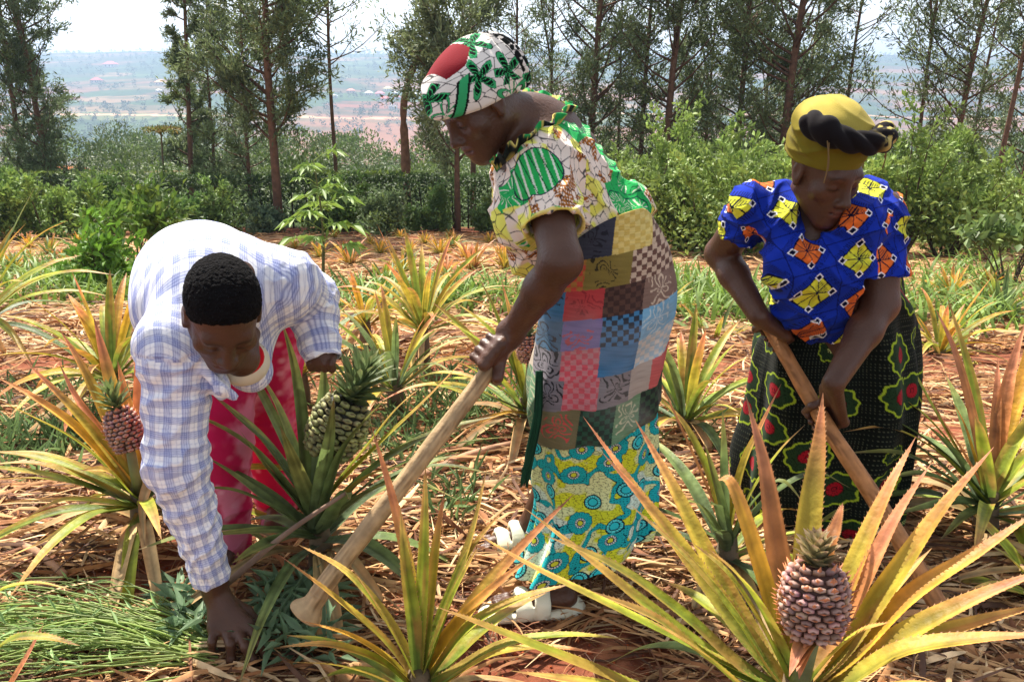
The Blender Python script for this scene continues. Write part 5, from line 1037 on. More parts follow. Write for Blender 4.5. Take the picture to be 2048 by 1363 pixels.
# =============================================================== the woman on the right
def woman_right():
    base = V(at(1650, 700, 2.3)[0], 2.35, 0)
    s = SDF((.45, 1.75, -.02), (1.25, 2.85, 1.45), .004)
    hC = at(1650, 341, 2.13); R = head_R((.36, -.83, -.42), -.03)
    neck = at(1640, 412, 2.27); head_sdf(s, hC, R, neck+V(0, 0, 0), (.048, .056))
    chest = at(1640, 474, 2.27); waist = at(1665, 600, 2.33); hip = at(1680, 690, 2.36)
    sL = at(1508, 412, 2.22); sR = at(1762, 425, 2.18)
    s.cap(chest, waist, .12, .11, k=.05, flat=((1, 0, 0), 1.25)); s.cap(waist, hip, .12, .15, k=.05, flat=((1, 0, 0), 1.15)); s.cap(sL, neck, .05, .05, k=.05); s.cap(sR, neck, .05, .05, k=.05)
    s.ell(at(1625, 500, 2.20), (.12, .07, .09), k=.04)
    h0 = at(1497, 592, 2.33); h1 = at(1965, 1352, 1.66); A = nrm(h1-h0)
    def on(py):
        t = np.linspace(0, 1, 2000)[:, None]; P = h0+(h1-h0)*t; return P[np.argmin(np.abs(proj(P)[1]-py))]
    Ha = on(672); Hb = on(838)
    eL = at(1442, 506, 2.38); wL = at(1518, 632, 2.19); eR = at(1760, 608, 2.14); wR = at(1668, 765, 2.0)
    s.cap(sL, eL, .052, .043, k=.03); s.cap(eL, eL+(wL-eL)*.35, .042, .040, k=.02); s.cap(eL+(wL-eL)*.35, wL, .040, .028, k=.02)
    s.cap(sR, eR, .054, .046, k=.03); s.cap(eR, eR+(wR-eR)*.35, .045, .042, k=.02); s.cap(eR+(wR-eR)*.35, wR, .042, .028, k=.02)
    grip(s, Ha, -A, nrm(V(-.25, -.65, .65)), wL+(Ha-wL)*.12, .0185)
    grip(s, Hb, -A, nrm(V(.72, -.55, .3)), wR+(Hb-wR)*.12, .0195)
    for sx in (-1, 1):
        an = V(base[0]-.02+sx*.11, 2.42-.05*sx, .09); s.chain([hip+V(sx*.07, .02, -.05), V(base[0]+sx*.09, 2.42, .5), an], [.11, .065, .04], k=.04)
        s.cap(an, an+V(sx*.02, -.13, -.055), .036, .03, k=.03)
    v, q = s.mesh(); v = relax(v, q, 1); c = head_col(v, skin_cols(v), hC, R)
    o = person_mesh(v, q, base, c, 'person', 'woman in a royal blue blouse and olive head scarf, both hands on a hoe')
    b = SDF((.5, 1.85, .62), (1.22, 2.62, 1.2), .0042)
    b.cap(chest, at(1650, 590, 2.28), .128, .124, k=.05, flat=((1, 0, 0), 1.14)); b.cap(at(1590, 530, 2.15), at(1700, 535, 2.14), .085, .085, k=.05)
    b.cap(at(1640, 600, 2.2), at(1655, 628, 2.23), .10, .075, k=.04, flat=((1, 0, 0), 1.2))
    b.cap(sL, neck+V(0, .03, -.02), .056, .056, k=.04); b.cap(sR, neck+V(0, .03, -.02), .056, .056, k=.04)
    seL = sL+(eL-sL)*.46; dL = nrm(eL-sL); b.cap(sL, seL+dL*.03, .057, .064, k=.03); b.plane(seL, dL, seL-V(.12, .1, .1), seL+V(.045, .1, .1), k=.003)
    seR = sR+(eR-sR)*.70; dR = nrm(eR-sR); b.cap(sR, seR+dR*.03, .060, .074, k=.03); b.plane(seR, dR, seR-V(.07, .1, .1), seR+V(.12, .1, .06), k=.003)
    b.cap(seL-dL*.02, seL+dL*.1, .052, .056, k=.002, op='sub'); b.cap(seR-dR*.02, seR+dR*.1, .062, .062, k=.002, op='sub')
    b.cap(at(1560, 400, 2.24), at(1572, 450, 2.18), .055, .07, k=.03); b.cap(at(1735, 395, 2.2), at(1715, 450, 2.12), .05, .075, k=.03)
    # V neck
    b.cap(at(1655, 392, 2.24), at(1618, 474, 2.15), .066, .030, k=.008, op='sub'); b.cap(at(1655, 392, 2.17), at(1618, 476, 2.06), .066, .030, k=.008, op='sub'); b.cap(neck+V(0, -.03, .04), neck+V(0, .1, .08), .066, .066, k=.01, op='sub')
    b.cap(at(1612, 400, 2.1), at(1612, 462, 2.03), .03, .026, k=.008, op='sub'); b.cap(at(1657, 385, 2.08), at(1618, 460, 1.98), .060, .026, k=.008, op='sub')
    def col(p):
        S1, d1, O1 = axis_coords(p, [sL, eL]); S2, d2, O2 = axis_coords(p, [sR, eR]); a1 = (S1 > .012) & (d1 < .1) & (p[:, 0] < sL[0]+.05); a2 = (S2 > .012) & (d2 < .1) & (p[:, 0] > sR[0]-.06)
        u = p[:, 0]*1.05+.2*(p[:, 1]-2.2); v_ = p[:, 2]+.35*(p[:, 1]-2.2)
        u = np.where(a1, np.arctan2(O1[:, 0], -O1[:, 1])*.075+5.03, u); v_ = np.where(a1, -S1*1.+3.05, v_)
        u = np.where(a2, np.arctan2(O2[:, 0], -O2[:, 1])*.08+7.035, u); v_ = np.where(a2, -S2+4.0, v_)
        return diamonds(u/1.22, v_/1.22)
    fold = lambda p: fold_dirs(p, (.5, 0, .9), .012, 50, 21)+fold_dirs(p, (-.6, 0, .8), .010, 60, 25)+.008*(fbm(p*12, 22)-.5)
    garment(b, 'blouse', M_CLOTH, o, col, fold)
    rows = [(1558, 565, 1799, 548, 2.36, .15, .03), (1538, 620, 1817, 600, 2.37, .17, .02), (1513, 690, 1827, 672, 2.38, .185), (1502, 760, 1830, 745, 2.38, .20), (1494, 830, 1827, 820, 2.38, .205), (1476, 905, 1813, 890, 2.38, .205), (1478, 970, 1793, 965, 2.37, .20), (1502, 1030, 1777, 1030, 2.36, .18), (1525, 1072, 1752, 1070, 2.36, .16)]
    fd = lambda ph, t: .004*np.sin(4*ph)+(.004+.018*t)*np.sin(8*ph+2*np.sin(2*ph+1)+t*2)*sm(0, .3, t)+.006*np.sin(15*ph+5*t)*t+.009*np.sin(34*t-5*ph)*(1-sm(.05, .4, t))+.020*(1-np.abs(np.sin(2.6*ph-3*t+.4)))*sm(0, .3, t)+.012*(1-np.abs(np.sin(5.3*ph+2.4*t)))*t-.010
    p, q, U, W_, ph, t = loft(rows, 640, 330, fd); k = link('wrapper_skirt', mesh_np('wrapper_skirt', p, q, dark_flowers(U, W_)), M_CLOTH, o); k.modifiers.new('t', 'SOLIDIFY').thickness = .003
    # loose front fold of the wrapper gathered at the waist
    rows = [(1530, 1010, 1786, 1020, 2.37, .15), (1545, 1060, 1775, 1062, 2.37, .15), (1552, 1092, 1768, 1090, 2.37, .15)]
    p, q, U, W_, ph, t = loft(rows, 200, 40, lambda ph, t: .008*np.sin(9*ph)); k = link('underskirt', mesh_np('underskirt', p, q, diamonds(U, W_)), M_CLOTH, o); k.modifiers.new('t', 'SOLIDIFY').thickness = .002
    # head scarf
    G = lambda *a: hC+R@V(*a); w = SDF(hC-.25, hC+.25, .0034)
    w.cap(G(0, -.022, -.01), G(0, -.026, .080), .086, .094, k=.02, flat=(R@V(0, 1, 0), 1.12)); w.ell(G(-.005, -.035, .096), (.090, .094, .052), R, k=.02); w.ell(G(.045, -.01, .126), (.042, .05, .028), R, k=.03)
    w.plane(G(0, .09, .036), R@nrm(V(0, .16, -1)), k=.006)
    def wc(p):
        l = (p-hC)@R; x, y, z = l.T; c = np.tile(srgb(114, 102, 30), (len(p), 1)); c = mixc(c, srgb(168, 150, 70), sm(.1, .13, z)); c = mixc(c, srgb(80, 66, 34), (sm(.03, .06, -x)*sm(.0, .04, .09-z)*sm(-.02, .01, z)*sm(.35, .6, noise(p*V(18, 18, 40), 3)+.1))*.85)  # olive cloth; the paler top is a highlight painted into the colour
        return c*(.9+.2*noise(p*40, 8))[:, None]
    garment(w, 'head_scarf', M_CLOTH, o, wc, lambda p: fold_dirs(p, R@V(.55, 0, 1), .008, 70, 31)+fold_dirs(p, R@V(-.3, 0, 1), .006, 90, 35)+.005*(fbm(p*11, 3)-.5), sub=False)
    kb = SDF(hC-.22, hC+.24, .0032)
    tw = [G(.110, .0, .136), G(.102, .040, .134), G(.070, .076, .130), G(.022, .095, .126), G(-.033, .089, .126), G(-.076, .056, .126)]
    for phs in (0, 2.1, 4.2):
        c3 = spline(tw, 46); t3, N3, B3 = frames(c3); a = np.linspace(0, 11, 46)+phs; c3 = c3+(N3*np.cos(a)[:, None]+B3*np.sin(a)[:, None])*.013
        kb.chain(c3, list(.0165+.002*np.sin(np.linspace(0, 9, 46))), k=.003)
    kb.ell(G(.100, .048, .144), (.030, .026, .029), R, k=.008)
    def kc(p):
        l = (p-hC)@R; n_ = noise(p*75, 9); c = np.tile(srgb(26, 22, 24), (len(p), 1)); return mixc(c, srgb(188, 168, 96), (sm(.5, .54, n_)*sm(.0, .04, -l[:, 0]))*1.)
    garment(kb, 'scarf_knot', M_CLOTH, o, kc, sub=False)
    st = Buf()
    for (a, L_) in ((G(.108, .062, .135), .085), (G(.102, .068, .130), .10), (G(-.108, .04, .130), .07), (G(-.112, .02, .125), .10), (G(-.104, .05, .135), .05)):
        j = rng.uniform(-.01, .01, 3); st = Buf(); add_tube(st, spline([a, a+V(0, -.008, -L_*.3)+j*.5, a+V(.004, -.004, -L_*.7)+j, a+V(0, -.002, -L_)+j], 14), .0016, srgb(120, 96, 62), 5); st.build('fringe_strand', M_CLOTH, o)
    ax = spline([h0, h0+(h1-h0)*.3, h0+(h1-h0)*.6, h1], 170); tt = np.linspace(0, 1, 170); rad = .0182+.006*tt+.0018*(noise(np.stack([tt*30, tt*0], 1), 3)-.5)
    ax = ax+.003*np.stack([np.sin(tt*11), np.sin(tt*7+1), np.cos(tt*9)], 1)
    vv, qq, tr = tube(ax, rad, 28); cc = wood_col(vv, h0, A, 28, srgb(168, 116, 70)); mb = Buf(); mb.add(vv, qq, cc); mb.q[3].append(tr)
    hoe = empty('hoe', tuple(h1), 'long brown wooden hoe handle held in both hands by the woman in blue', 'hoe', 'hoes'); mb.build('handle', M_WOOD, hoe)
    return o

# =============================================================== the man on the left
def man_left():
    base = V(at(460, 900, 2.15)[0], 2.15, 0)
    s = SDF((-1.1, 1.45, -.02), (-.3, 2.65, 1.12), .004)
    hC = at(446, 630, 1.66); R = head_R((.27, -.63, -.74), .05)
    C7 = at(462, 578, 1.86); head_sdf(s, hC, R, C7, (.052, .060), .93)
    chest = at(440, 590, 1.90); mid = at(405, 572, 2.05); hip = at(430, 598, 2.2)
    sR = at(352, 690, 1.74); sL = at(568, 568, 1.90)
    s.cap(C7, chest, .08, .12, k=.05); s.cap(chest, at(482, 716, 1.74), .08, .040, k=.03); s.cap(chest, mid, .13, .13, k=.05); s.cap(mid, hip, .13, .14, k=.05); s.cap(sR, C7, .055, .055, k=.06); s.cap(sL, C7, .055, .055, k=.06)
    eR = at(352, 925, 1.71); wR = at(428, 1165, 1.745); s.cap(sR, eR, .052, .044, k=.03); s.cap(eR, eR+(wR-eR)*.4, .043, .04, k=.02); s.cap(eR+(wR-eR)*.4, wR, .04, .029, k=.02)
    # the right hand pressed on the weeds: palm, five fingers, thumb
    W = at(432, 1185, 1.745); s.cap(wR, W, .029, .028, k=.02)
    kn = [(427, 1258, 1.70), (450, 1262, 1.70), (474, 1260, 1.70), (496, 1250, 1.71)]
    seg = [[(424, 1283, 1.675), (424, 1304, 1.68), (428, 1318, 1.70)], [(461, 1288, 1.665), (462, 1318, 1.66), (457, 1345, 1.675)], [(491, 1292, 1.66), (507, 1320, 1.655), (512, 1346, 1.67)], [(515, 1283, 1.68), (530, 1308, 1.68), (537, 1330, 1.69)]]
    for i, (k_, sg) in enumerate(zip(kn, seg)):
        kp = at(*k_)+V(0, 0, .004); r0 = (.0100, .0112, .0115, .0112)[i]; s.cap(W, kp, .021, .0145, k=.014); s.ell(kp+V(0, 0, .003), (.012,)*3, k=.008)
        pp = [kp]+[at(*g) for g in sg]; s.chain(pp, [r0+.0008, r0, r0-.0006, r0-.002], k=.003)
        for m in pp[1:3]: s.ell(m, (r0+.001,)*3, k=.004)
    s.chain([W+V(.01, -.002, -.008), at(492, 1222, 1.755), at(520, 1250, 1.75), at(540, 1272, 1.74)], [.018, .0145, .012, .009], k=.008)
    eL = at(620, 600, 2.03); wL = at(646, 712, 1.95); s.cap(sL, eL, .052, .044, k=.03); s.cap(eL, wL, .042, .029, k=.02)
    HL = at(647, 712, 1.96); s.cap(wL, HL+V(0, 0, .01), .028, .026, k=.02)
    for i in range(4):
        a = HL+V((i-1.5)*.0175, -.01-.004*i, .005); s.chain([a, a+V(0, -.018, -.012), a+V(0, -.012, -.028), a+V(0, .008, -.030)], [.0105, .0098, .009, .0078], k=.003)
    s.chain([HL+V(-.028, 0, .0), HL+V(-.030, -.012, -.014), HL+V(-.024, -.016, -.026)], [.0125, .011, .0092], k=.004)
    hR_, kR, aR = at(440, 650, 2.17), at(437, 880, 2.12), at(458, 1118, 2.16); s.chain([hR_, kR, aR], [.1, .065, .036], k=.04)
    hL_, kL, aL = at(525, 650, 2.26), at(540, 850, 2.34), at(560, 1030, 2.42); s.chain([hL_, kL, aL], [.1, .065, .036], k=.04)
    for a in (aR, aL): f = V(a[0], a[1]+.02, .045); s.cap(a, f, .036, .034, k=.02); s.cap(f, V(a[0]+.02, a[1]-.14, .035), .034, .028, k=.02)
    v, q = s.mesh(); v = relax(v, q, 1); c = head_col(v, skin_cols(v)*1.0, hC, R, .93)
    o = person_mesh(v, q, base, c, 'person', 'stooping man in blue and white plaid shirt and pink trousers, one hand on cut weeds')
    # shirt
    b = SDF((-1.12, 1.5, .05), (-.3, 2.6, 1.16), .0045)
    b.cap(chest, mid, .150, .148, k=.05); b.cap(mid, at(415, 580, 2.18), .150, .145, k=.05); b.cap(sR, chest, .08, .1, k=.06); b.cap(sL, chest, .078, .1, k=.05)
    b.ell(at(330, 610, 1.95), (.065, .12, .10), k=.05); b.cap(C7, at(462, 600, 1.82), .078, .07, k=.04); b.cap(at(470, 690, 1.9), at(500, 740, 1.84), .09, .05, k=.05)
    b.cap(sR, eR, .075, .066, k=.04); cR = eR+(wR-eR)*.99; b.cap(eR, cR, .066, .043, k=.03)
    dR = nrm(wR-eR); b.plane(cR-dR*.004, dR, cR-V(.08, .08, .1), cR+V(.08, .08, .05), k=.002); b.cap(cR-dR*.03, cR+dR*.05, .033, .034, k=.002, op='sub')
    b.cap(sL, eL, .074, .066, k=.04); b.cap(eL, wL, .064, .048, k=.03); dL = nrm(wL-eL); b.plane(wL+dL*.012, dL, wL-V(.08, .08, .09), wL+V(.08, .08, .05), k=.002); b.cap(wL-dL*.03, wL+dL*.05, .036, .036, k=.002, op='sub')
    nk = at(465, 715, 1.70); b.cap(nk, hC, .066, .07, k=.012, op='sub'); b.ell(at(492, 745, 1.72), (.062, .05, .055), k=.012, op='sub')
    for (x, y, Y, r) in ((412, 745, 1.72, .022), (440, 770, 1.72, .022), (400, 700, 1.70, .02)): b.ell(at(x, y, Y), (r, r*.7, r*1.6), k=.02)
    b.chain([at(392, 690, 1.70), at(410, 738, 1.69), at(440, 775, 1.69), at(468, 792, 1.71)], [.013, .014, .013, .011], k=.01, flat=((0, 1, 0), .6))
    def col(p):
        S1, d1, O1 = axis_coords(p, [sR, eR, wR]); S2, d2, O2 = axis_coords(p, [sL, eL, wL]); a1 = (S1 > .02) & (d1 < .11) & (p[:, 1] < 1.9); a2 = (S2 > .02) & (d2 < .11)
        wv = .006*(fbm(p*14, 3)-.5)
        u = p[:, 0]*.97+.25*(p[:, 1]-1.9)+wv*2; v_ = -np.arctan2(p[:, 2]-.55, p[:, 1]-1.75)*.36+wv
        k1 = np.arctan2(O1[:, 0], -O1[:, 1])*.066; u = np.where(a1, k1+wv, u); v_ = np.where(a1, S1+wv, v_)
        k2 = np.arctan2(O2[:, 2], -O2[:, 1])*.066; u = np.where(a2, k2+wv, u); v_ = np.where(a2, S2+wv, v_)
        return plaid(u, v_)
    dd1 = nrm(wR-sR)
    def fold(p):
        S1, d1, O1 = axis_coords(p, [sR, eR, wR]); arm = sm(.12, .07, d1)*(p[:, 2] < sR[2])
        S2, d2, O2 = axis_coords(p, [sL, eL, wL]); arm2 = sm(.12, .07, d2)*(p[:, 0] > sL[0]-.02)
        n1 = fbm(p*16, 5); t1 = arm*(.0075*(1-np.abs(np.sin(S1*52+n1*7+1.5*np.sin(np.arctan2(O1[:, 0], O1[:, 1])))))-.004)
        t2 = arm2*(.0075*(1-np.abs(np.sin(S2*48+n1*6)))-.004)
        tor = (1-np.maximum(arm, arm2))*(.010*(fbm(p*6, 6)-.5)+.004*(1-np.abs(np.sin(p[:, 0]*28+p[:, 2]*22+n1*5)))*sm(.45, .6, fbm(p*5, 9)))
        return t1+t2+tor+.004*(n1-.5)
    garment(b, 'plaid_shirt', M_CLOTH, o, col, fold, it=2)
    # white T-shirt with a red neckband
    t = SDF((-.8, 1.5, .4), (-.35, 2.1, 1.0), .0032)
    t.ell(at(486, 724, 1.79), (.058, .06, .052), k=.02)
    hole = at(484, 712, 1.70); t.ell(hole, (.050, .078, .050), k=.006, op='sub')
    def tc_(p):
        c = np.tile(srgb(214, 204, 180), (len(p), 1)); d = np.linalg.norm((p-hole)/V(.050, .078, .050), axis=1); c = mixc(c, srgb(190, 22, 34), (d < 1.19)*1.)
        X = proj(p); r = np.hypot((p[:, 0]-at(500, 735, 1.7)[0])/.6, p[:, 2]-at(500, 735, 1.7)[2]); c = mixc(c, srgb(30, 28, 30), ((np.abs(np.sin(r*260+p[:, 2]*140)) < .22) & (r < .034) & (d > 1.3))*.9); return c
    garment(t, 't_shirt', M_CLOTH, o, tc_, None)
    g = SDF((-.95, 1.85, .0), (-.35, 2.7, 1.0), .0045)
    g.cap(hR_+V(0, .02, .05), hL_+V(0, 0, .05), .12, .12, k=.05); g.chain([hR_, kR, at(452, 1090, 2.155)], [.115, .083, .070], k=.04); g.chain([hL_, kL, at(556, 1000, 2.42)], [.115, .085, .070], k=.04)
    def gc(p):
        c = np.tile(srgb(196, 30, 84), (len(p), 1)); n_ = fbm(p*13, 6, 4); c = mixc(c, srgb(236, 150, 178), sm(.50, .68, n_)*.65); d = voro(p[:, [0, 2]]/.06, 14, 1.)[0]; return mixc(c, srgb(236, 170, 192), sm(.22, .04, d)*.6*sm(.4, .6, fbm(p*9, 17)))
    garment(g, 'trousers', M_CLOTH, o, gc, lambda p: .012*(fbm(p*V(14, 14, 5), 4)-.5)+fold_dirs(p, (.3, 0, 1), .006, 40, 9), sub=False)
    # close-cropped hair
    h = SDF(hC-.17, hC+.17, .0028); G = lambda *a: hC+R@V(*a)
    h.ell(G(0, -.02, .035), (.0745, .092, .082), R, k=.02); nn = R@V(0, .755, -.655); h.plane(G(0, .068, .066), nn, k=.02)
    garment(h, 'hair', M_HAIR, o, lambda p: np.tile(srgb(20, 18, 19), (len(p), 1)), lambda p: .0035*(noise(p*230, 1)-.5)+.002*(noise(p*480, 2)-.5))
    fl = Buf()
    for a in (aR, aL):
        f = V(a[0], a[1]-.06, .012); add_tube(fl, [f+V(-.0, .09, 0), f+V(0, .0, 0), f+V(.02, -.1, 0)], [.038, .042, .036], srgb(150, 60, 110), 14)
    so = fl.build('sandals', M_PLASTIC, o)
    return o
haze(); ground(); litter(); weeds(); cut_weeds(); hedge(); far_bushes()
for h_ in HOUSES: farmhouse(*h_)
TREES = [
 (42, 330, 21, (.1, 0), 8.5, .15, .06, 1., 1.0, .85, 0, 'leftmost tall tree, bushy down to the ground beside its twin', False),
 (96, 320, 20, (-.3, 0), 8.5, .16, .06, 1., 1.1, .85, 2, 'second tree from the left edge, dark and bushy below', True),
 (375, 350, 19, (.5, 0), 7.5, .13, .10, 1., .9, .42, 0, 'slim leaning tree with a narrow strip of leaves left of the biggest crown', False),
 (425, 350, 22, (.2, 0), 5.6, .10, .10, 1., 1.0, .8, 1, 'lighter small tree just left of the big dense one', False),
 (558, 455, 15.3, (.15, 0), 8.0, .17, .20, 1., 1.4, 1.05, 0, 'big dense tree with a reddish trunk rooted before the hedge behind the man', False),
 (500, 400, 18, (.1, .3), 6.5, .09, .12, 1., 1.0, .8, 0, 'thinner tree half hidden behind the big dense tree', False),
 (670, 340, 19, (.1, 0), 8.5, .10, .40, 1., .30, 1.1, 1, 'slender tree with thin sparse side branches left of the bare trunk', False),
 (915, 468, 15.4, (.05, 0), 3.6, .13, .30, 1., 1.5, 1.1, 1, 'low round crowned tree with a straight brown trunk behind the middle woman', False),
 (945, 380, 18, (.05, 0), 8, .13, .5, 1., .45, .9, 1, 'tree rising above the patterned head wrap', False),
 (1035, 370, 20, (-.1, 0), 8.5, .09, .15, 1., .4, 1.1, 1, 'fine branched pale tree right above the head wrap of the middle woman', False),
 (1100, 360, 22, (.1, 0), 8.5, .10, .08, 1., .8, 1.0, 0, 'bushy tree left of the thick trunks, over the shoulder of the middle woman', True),
 (1170, 350, 18, (.35, 0), 8.5, .18, .14, 1., .95, 1.2, 2, 'tall tree with a thick dark trunk, leftmost of the stand of trees', False),
 (1232, 380, 24, (.1, 0), 8, .10, .05, 1., .8, 1.1, 2, 'tree low behind the yellow hip of the middle woman, dark crown', False),
 (1275, 360, 18.5, (.3, 0), 8.5, .12, .14, 1., .75, 1.05, 0, 'straight slim tree second in the stand of tall trees', False),
 (1322, 330, 17.5, (.5, 0), 8.5, .18, .14, 1., .85, 1.15, 0, 'tree with a thick trunk leaning right in the middle of the stand', False),
 (1405, 360, 21, (.1, 0), 7, .10, .05, 1., .95, 1.0, 1, 'shorter light green tree filling the gap in the stand', True),
 (1468, 340, 18, (.2, 0), 8.5, .14, .14, 1., .9, 1.1, 0, 'tall dark tree left of the thickest reddish trunk', False),
 (1515, 350, 22, (.1, 0), 8.5, .10, .05, 1., .9, 1.0, 2, 'dark tree between the two tall trunks left of the olive scarf', False),
 (1557, 330, 17, (.35, 0), 8.5, .20, .16, 1., 1., 1.2, 0, 'tree with the thickest reddish trunk just left of the olive scarf', False),
 (1600, 340, 24, (.1, 0), 8.5, .10, .05, 1., .8, 1.0, 2, 'tree showing above the olive scarf behind the thick trunk', False),
 (1678, 340, 19, (.1, 0), 8.5, .09, .25, 1., .32, .85, 1, 'thin feathery tree against the sky above the olive scarf', False),
 (1822, 400, 17.5, (.05, 0), 8.5, .09, .20, 1., .36, 1.2, 1, 'sparse fine branched tree right of the woman in blue', True),
 (1882, 420, 16.8, (.6, 0), 8.5, .13, .14, 1., .7, 1.15, 0, 'leaning tree third from the right edge', False),
 (1965, 500, 14.8, (.35, 0), 8.5, .10, .30, 1., .7, .9, 2, 'dark slender tree second from the right edge', False),
 (2035, 420, 17.5, (.2, 0), 8.5, .12, .12, 1., .9, 1.1, 2, 'rightmost tree, cut by the edge of the view', False),
 (1925, 380, 22, (.3, 0), 8.5, .10, .15, 1., .6, 1.1, 3, 'pale crowned tree between the leaning tree and the right edge', False),
]
for (px, py, Y, ln, h, tw, lo, hi, de, sp, to, lb, fk) in TREES: tree(px, py, Y, ln, h, tw, lo, hi, de, sp, to, lb, fk)
# the bare trunk with a fork of naked twigs
g = at(812, 378, 17); z0 = float(gz(g[0], 17)); root = empty('bare_tree', (g[0], 17, z0), 'bare pale brown trunk with a few naked forked twigs near the middle', 'tree', 'tall trees behind the field')
B = Buf(); bc = srgb(128, 92, 72); P_ = [at(x, y, 17) for x, y in ((815, 380), (810, 300), (807, 215), (818, 160), (836, 110), (846, 75))]; P_[0][2] = z0-.1; st = spline(P_, 26); add_tube(B, st, np.linspace(.085, .05, 26)*(1+.15*rng.normal(size=26)), bc, 9); B.build('trunk', M_BARK, root)
for pts, r in ((((846, 75), (852, 40), (838, 0), (830, -60)), .035), (((848, 70), (870, 35), (895, 0), (930, -50)), .035), (((852, 45), (848, 10), (850, -40)), .02), (((872, 32), (868, 5), (872, -30)), .015), (((842, 15), (826, -8), (820, -40)), .014), (((885, 15), (905, 2), (925, -8)), .012), (((836, 110), (828, 100), (822, 98)), .02), (((822, 165), (812, 158), (806, 152)), .025)):
    B = Buf(); s_ = spline([at(x, y, 17) for x, y in pts], 9); add_tube(B, s_, np.linspace(r, r*.3, 9), bc*.8, 6); B.build('branch', M_BARK, root)
# umbrella topped sapling on the left
xs = xat(325, 380, 16.9); zs = float(gz(xs, 16.9)); root = empty('umbrella_sapling', (xs, 16.9, zs), 'thin straight sapling with a small flat umbrella crown beyond the hedge', 'sapling'); B = Buf(); top = at(322, 262, 16.9); add_tube(B, spline([V(xs, 16.9, zs), top*.5+V(xs, 16.9, zs)*.5, top], 9), np.linspace(.03, .014, 9), srgb(96, 84, 66), 6); B.build('stem', M_BARK, root)
L = Buf()
for k in range(16):
    a = k*.39; d = V(math.cos(a), math.sin(a), .25); s_ = spline([top, top+d*.17, top+V(d[0]*.33, d[1]*.33, .02)], 8)
    for p in s_[1:]: leaves(L, np.tile(p, (4, 1)), rdirs(4, .1), .09, .35, mixc(np.tile(V(.12, .18, .04), (4, 1)), V(.28, .16, .05), np.full(4, rng.uniform(0, .8))))
for tt in (.35, .5, .62):
    c_ = top*tt+V(xs, 16.9, zs)*(1-tt); q = c_+rng.normal(size=(120, 3))*V(.16, .16, .07); leaves(L, q, rdirs(120, .2), .10, .35, V(.13, .2, .05))
L.build('crown', M_FOL, root, smooth=False)
# bushes in a row before the hedge, left
for i, (px, py, Y, w, h, c, lb) in enumerate([(15, 470, 13.6, 1.1, 1.25, (.09, .15, .035), 'dark leafy bush at the left edge in front of the hedge'), (95, 470, 13.4, 1.2, 1.2, (.13, .20, .045), 'light green bush second from the left edge before the hedge'), (150, 450, 14.2, .9, 1.1, (.12, .19, .05), 'small feathery bush between two larger ones at the left of the hedge'), (215, 455, 14.8, 1.0, 1.25, (.08, .14, .035), 'rounded dark bush beside the sapling at the left'),
   (345, 460, 14.2, 1.1, .95, (.085, .15, .04), 'glossy bush before the hedge above the back of the stooping man'), (430, 455, 14.8, 1.2, .95, (.10, .16, .04), 'bush against the hedge left of the big reddish trunk'), (530, 462, 14.6, .6, .55, (.10, .15, .085), 'small grey green bush at the foot of the big reddish trunk'), (765, 470, 14.4, .8, .85, (.10, .14, .06), 'fine leaved grey green shrub standing before the hedge'),
   (700, 430, 15.4, 1.5, 1.05, (.10, .17, .04), 'wide bright shrub in front of the hedge left of the bare trunk'), (870, 462, 15.2, .5, .8, (.10, .17, .05), 'narrow leafy shrub close to the straight brown trunk'), (975, 468, 15., .4, .6, (.11, .17, .05), 'little shrub right of the straight brown trunk'), (815, 468, 15., .35, .5, (.11, .18, .05), 'low leafy plant on bare soil before the hedge'), (1040, 500, 13.6, .55, .55, (.08, .12, .07), 'dusty dark shrub beside the bust of the middle woman'), (655, 455, 14.9, .8, .8, (.08, .13, .035), 'dark green shrub behind the palmate sapling')]):
    shrub(xat(px, py, Y), Y, w, h, 2600, .085, .5, tuple(1.35*k for k in c), lb, 'shrub', 'shrub', 'shrubs before the hedge', stems=9)
# bushy saplings left
shrub(xat(265, 470, 9.6), 9.6, 1.2, 1.0, 1100, .13, .42, (.10, .18, .03), 'glossy leafed sapling with arching twigs behind the back of the stooping man', 'sapling', 'sapling', stems=6, z0=.35)
shrub(xat(205, 560, 7.3), 7.3, .65, .62, 1200, .10, .45, (.13, .26, .03), 'bright green low bush left of the stooping man', 'shrub', 'bush', stems=9)
shrub(xat(190, 480, 10.5), 10.5, .5, .85, 500, .12, .42, (.11, .19, .03), 'small drooping sapling at the left beside the glossy one', 'sapling', 'sapling', stems=4, z0=.4)
palmate(xat(645, 560, 7.6), 7.6, 1.12, 17, .22, 'light green sapling with hand shaped leaves between the man and the middle woman')
# shrub thicket behind the women
for (px, py, Y, w, h, lb) in [(1290, 560, 11.5, 1.7, 1.75, 'bright green thicket right behind the hips of the middle woman'), (1390, 560, 11.0, 1.8, 1.55, 'light green shrub between the two women'), (1480, 560, 10.5, 1.5, 1.6, 'leafy shrub touching the left arm of the woman in blue'), (1345, 500, 13, 1.6, 2.0, 'taller yellow green shrub in the gap between the women'), (1450, 500, 13, 1.6, 1.9, 'taller shrub rising behind the elbow of the woman in blue'),
   (1540, 500, 12, 1.4, 1.7, 'shrub mostly hidden behind the shoulder of the woman in blue'), (1790, 560, 10.6, 1.3, 1.95, 'bright leafy shrub just right of the blue sleeve'), (1880, 560, 10.6, 1.7, 1.55, 'wide green shrub second right of the blue sleeve'), (1850, 470, 13, 1.6, 1.7, 'pale green shrub behind the others on the right'), (1970, 520, 11.5, 1.5, 1.1, 'dark leafed shrub near the right edge')]:
    shrub(xat(px, py, Y), Y, w, h, 4600, .080, .5, (.21, .30, .07), lb, 'shrub', 'shrub', 'light green shrubs behind the women', stems=12, tint=(.30, .36, .08))
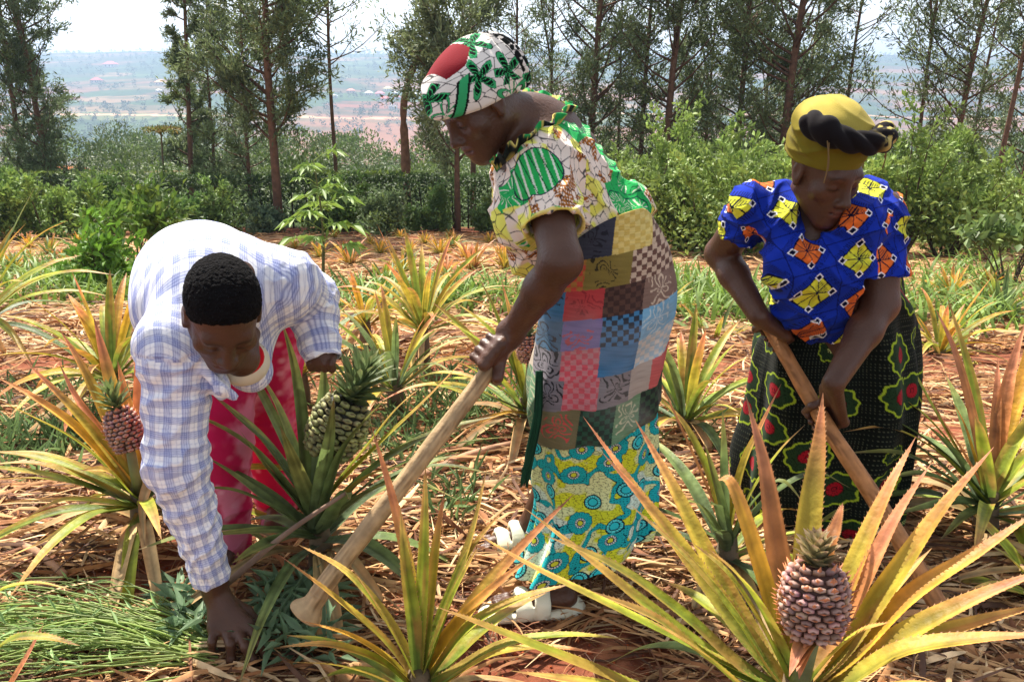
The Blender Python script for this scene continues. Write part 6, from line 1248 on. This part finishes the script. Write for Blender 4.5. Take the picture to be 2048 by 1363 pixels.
shrub(xat(2030, 500, 7.5), 7.5, 1.0, .75, 520, .12, .5, (.16, .24, .07), 'large round leafed branch spreading in from the right edge', 'shrub', 'bush', stems=6, z0=.55, upd=.2)
plants()
woman_middle(); woman_right(); man_left()
# ======================================================================= camera and light
sc = bpy.context.scene
cam = bpy.data.cameras.new('camera'); co = bpy.data.objects.new('camera', cam); C.objects.link(co)
co.location = (0, 0, CAMZ); co.rotation_euler = (math.pi/2-PITCH, 0, 0)
cam.lens = F/2048*36; cam.sensor_width = 36; cam.clip_start = .05; cam.clip_end = 20000; sc.camera = co
SUN_EL, SUN_AZ = math.radians(56), math.radians(-26)      # azimuth east of the view direction
w = bpy.data.worlds.new('World'); sc.world = w; w.use_nodes = True; nt = w.node_tree
bg = nt.nodes['Background']; sky = nt.nodes.new('ShaderNodeTexSky'); sky.sky_type = 'NISHITA'; sky.sun_disc = False
sky.sun_elevation = SUN_EL; sky.sun_rotation = SUN_AZ; sky.dust_density = 5.; sky.air_density = 1.; sky.ozone_density = 1.; sky.altitude = 1500
hs = nt.nodes.new('ShaderNodeHueSaturation'); hs.inputs['Saturation'].default_value = .3; nt.links.new(sky.outputs[0], hs.inputs['Color']); nt.links.new(hs.outputs[0], bg.inputs['Color']); bg.inputs['Strength'].default_value = .12
sl = bpy.data.lights.new('sun', 'SUN'); sl.energy = 4.8; sl.angle = math.radians(.6); sl.color = (1, .93, .82)
so_ = bpy.data.objects.new('sun', sl); C.objects.link(so_)
sd = Vector((math.sin(SUN_AZ)*math.cos(SUN_EL), math.cos(SUN_AZ)*math.cos(SUN_EL), math.sin(SUN_EL)))
so_.rotation_euler = sd.to_track_quat('Z', 'Y').to_euler(); so_.location = (3, 8, 14)
vs = sc.view_settings; vs.view_transform = 'Standard'; vs.look = 'None'; vs.gamma = 1; vs.use_curve_mapping = False; vs.exposure = 1.25
sc.cycles.use_denoising = True; sc.cycles.max_bounces = 8; sc.cycles.transparent_max_bounces = 8; sc.cycles.sample_clamp_indirect = 6
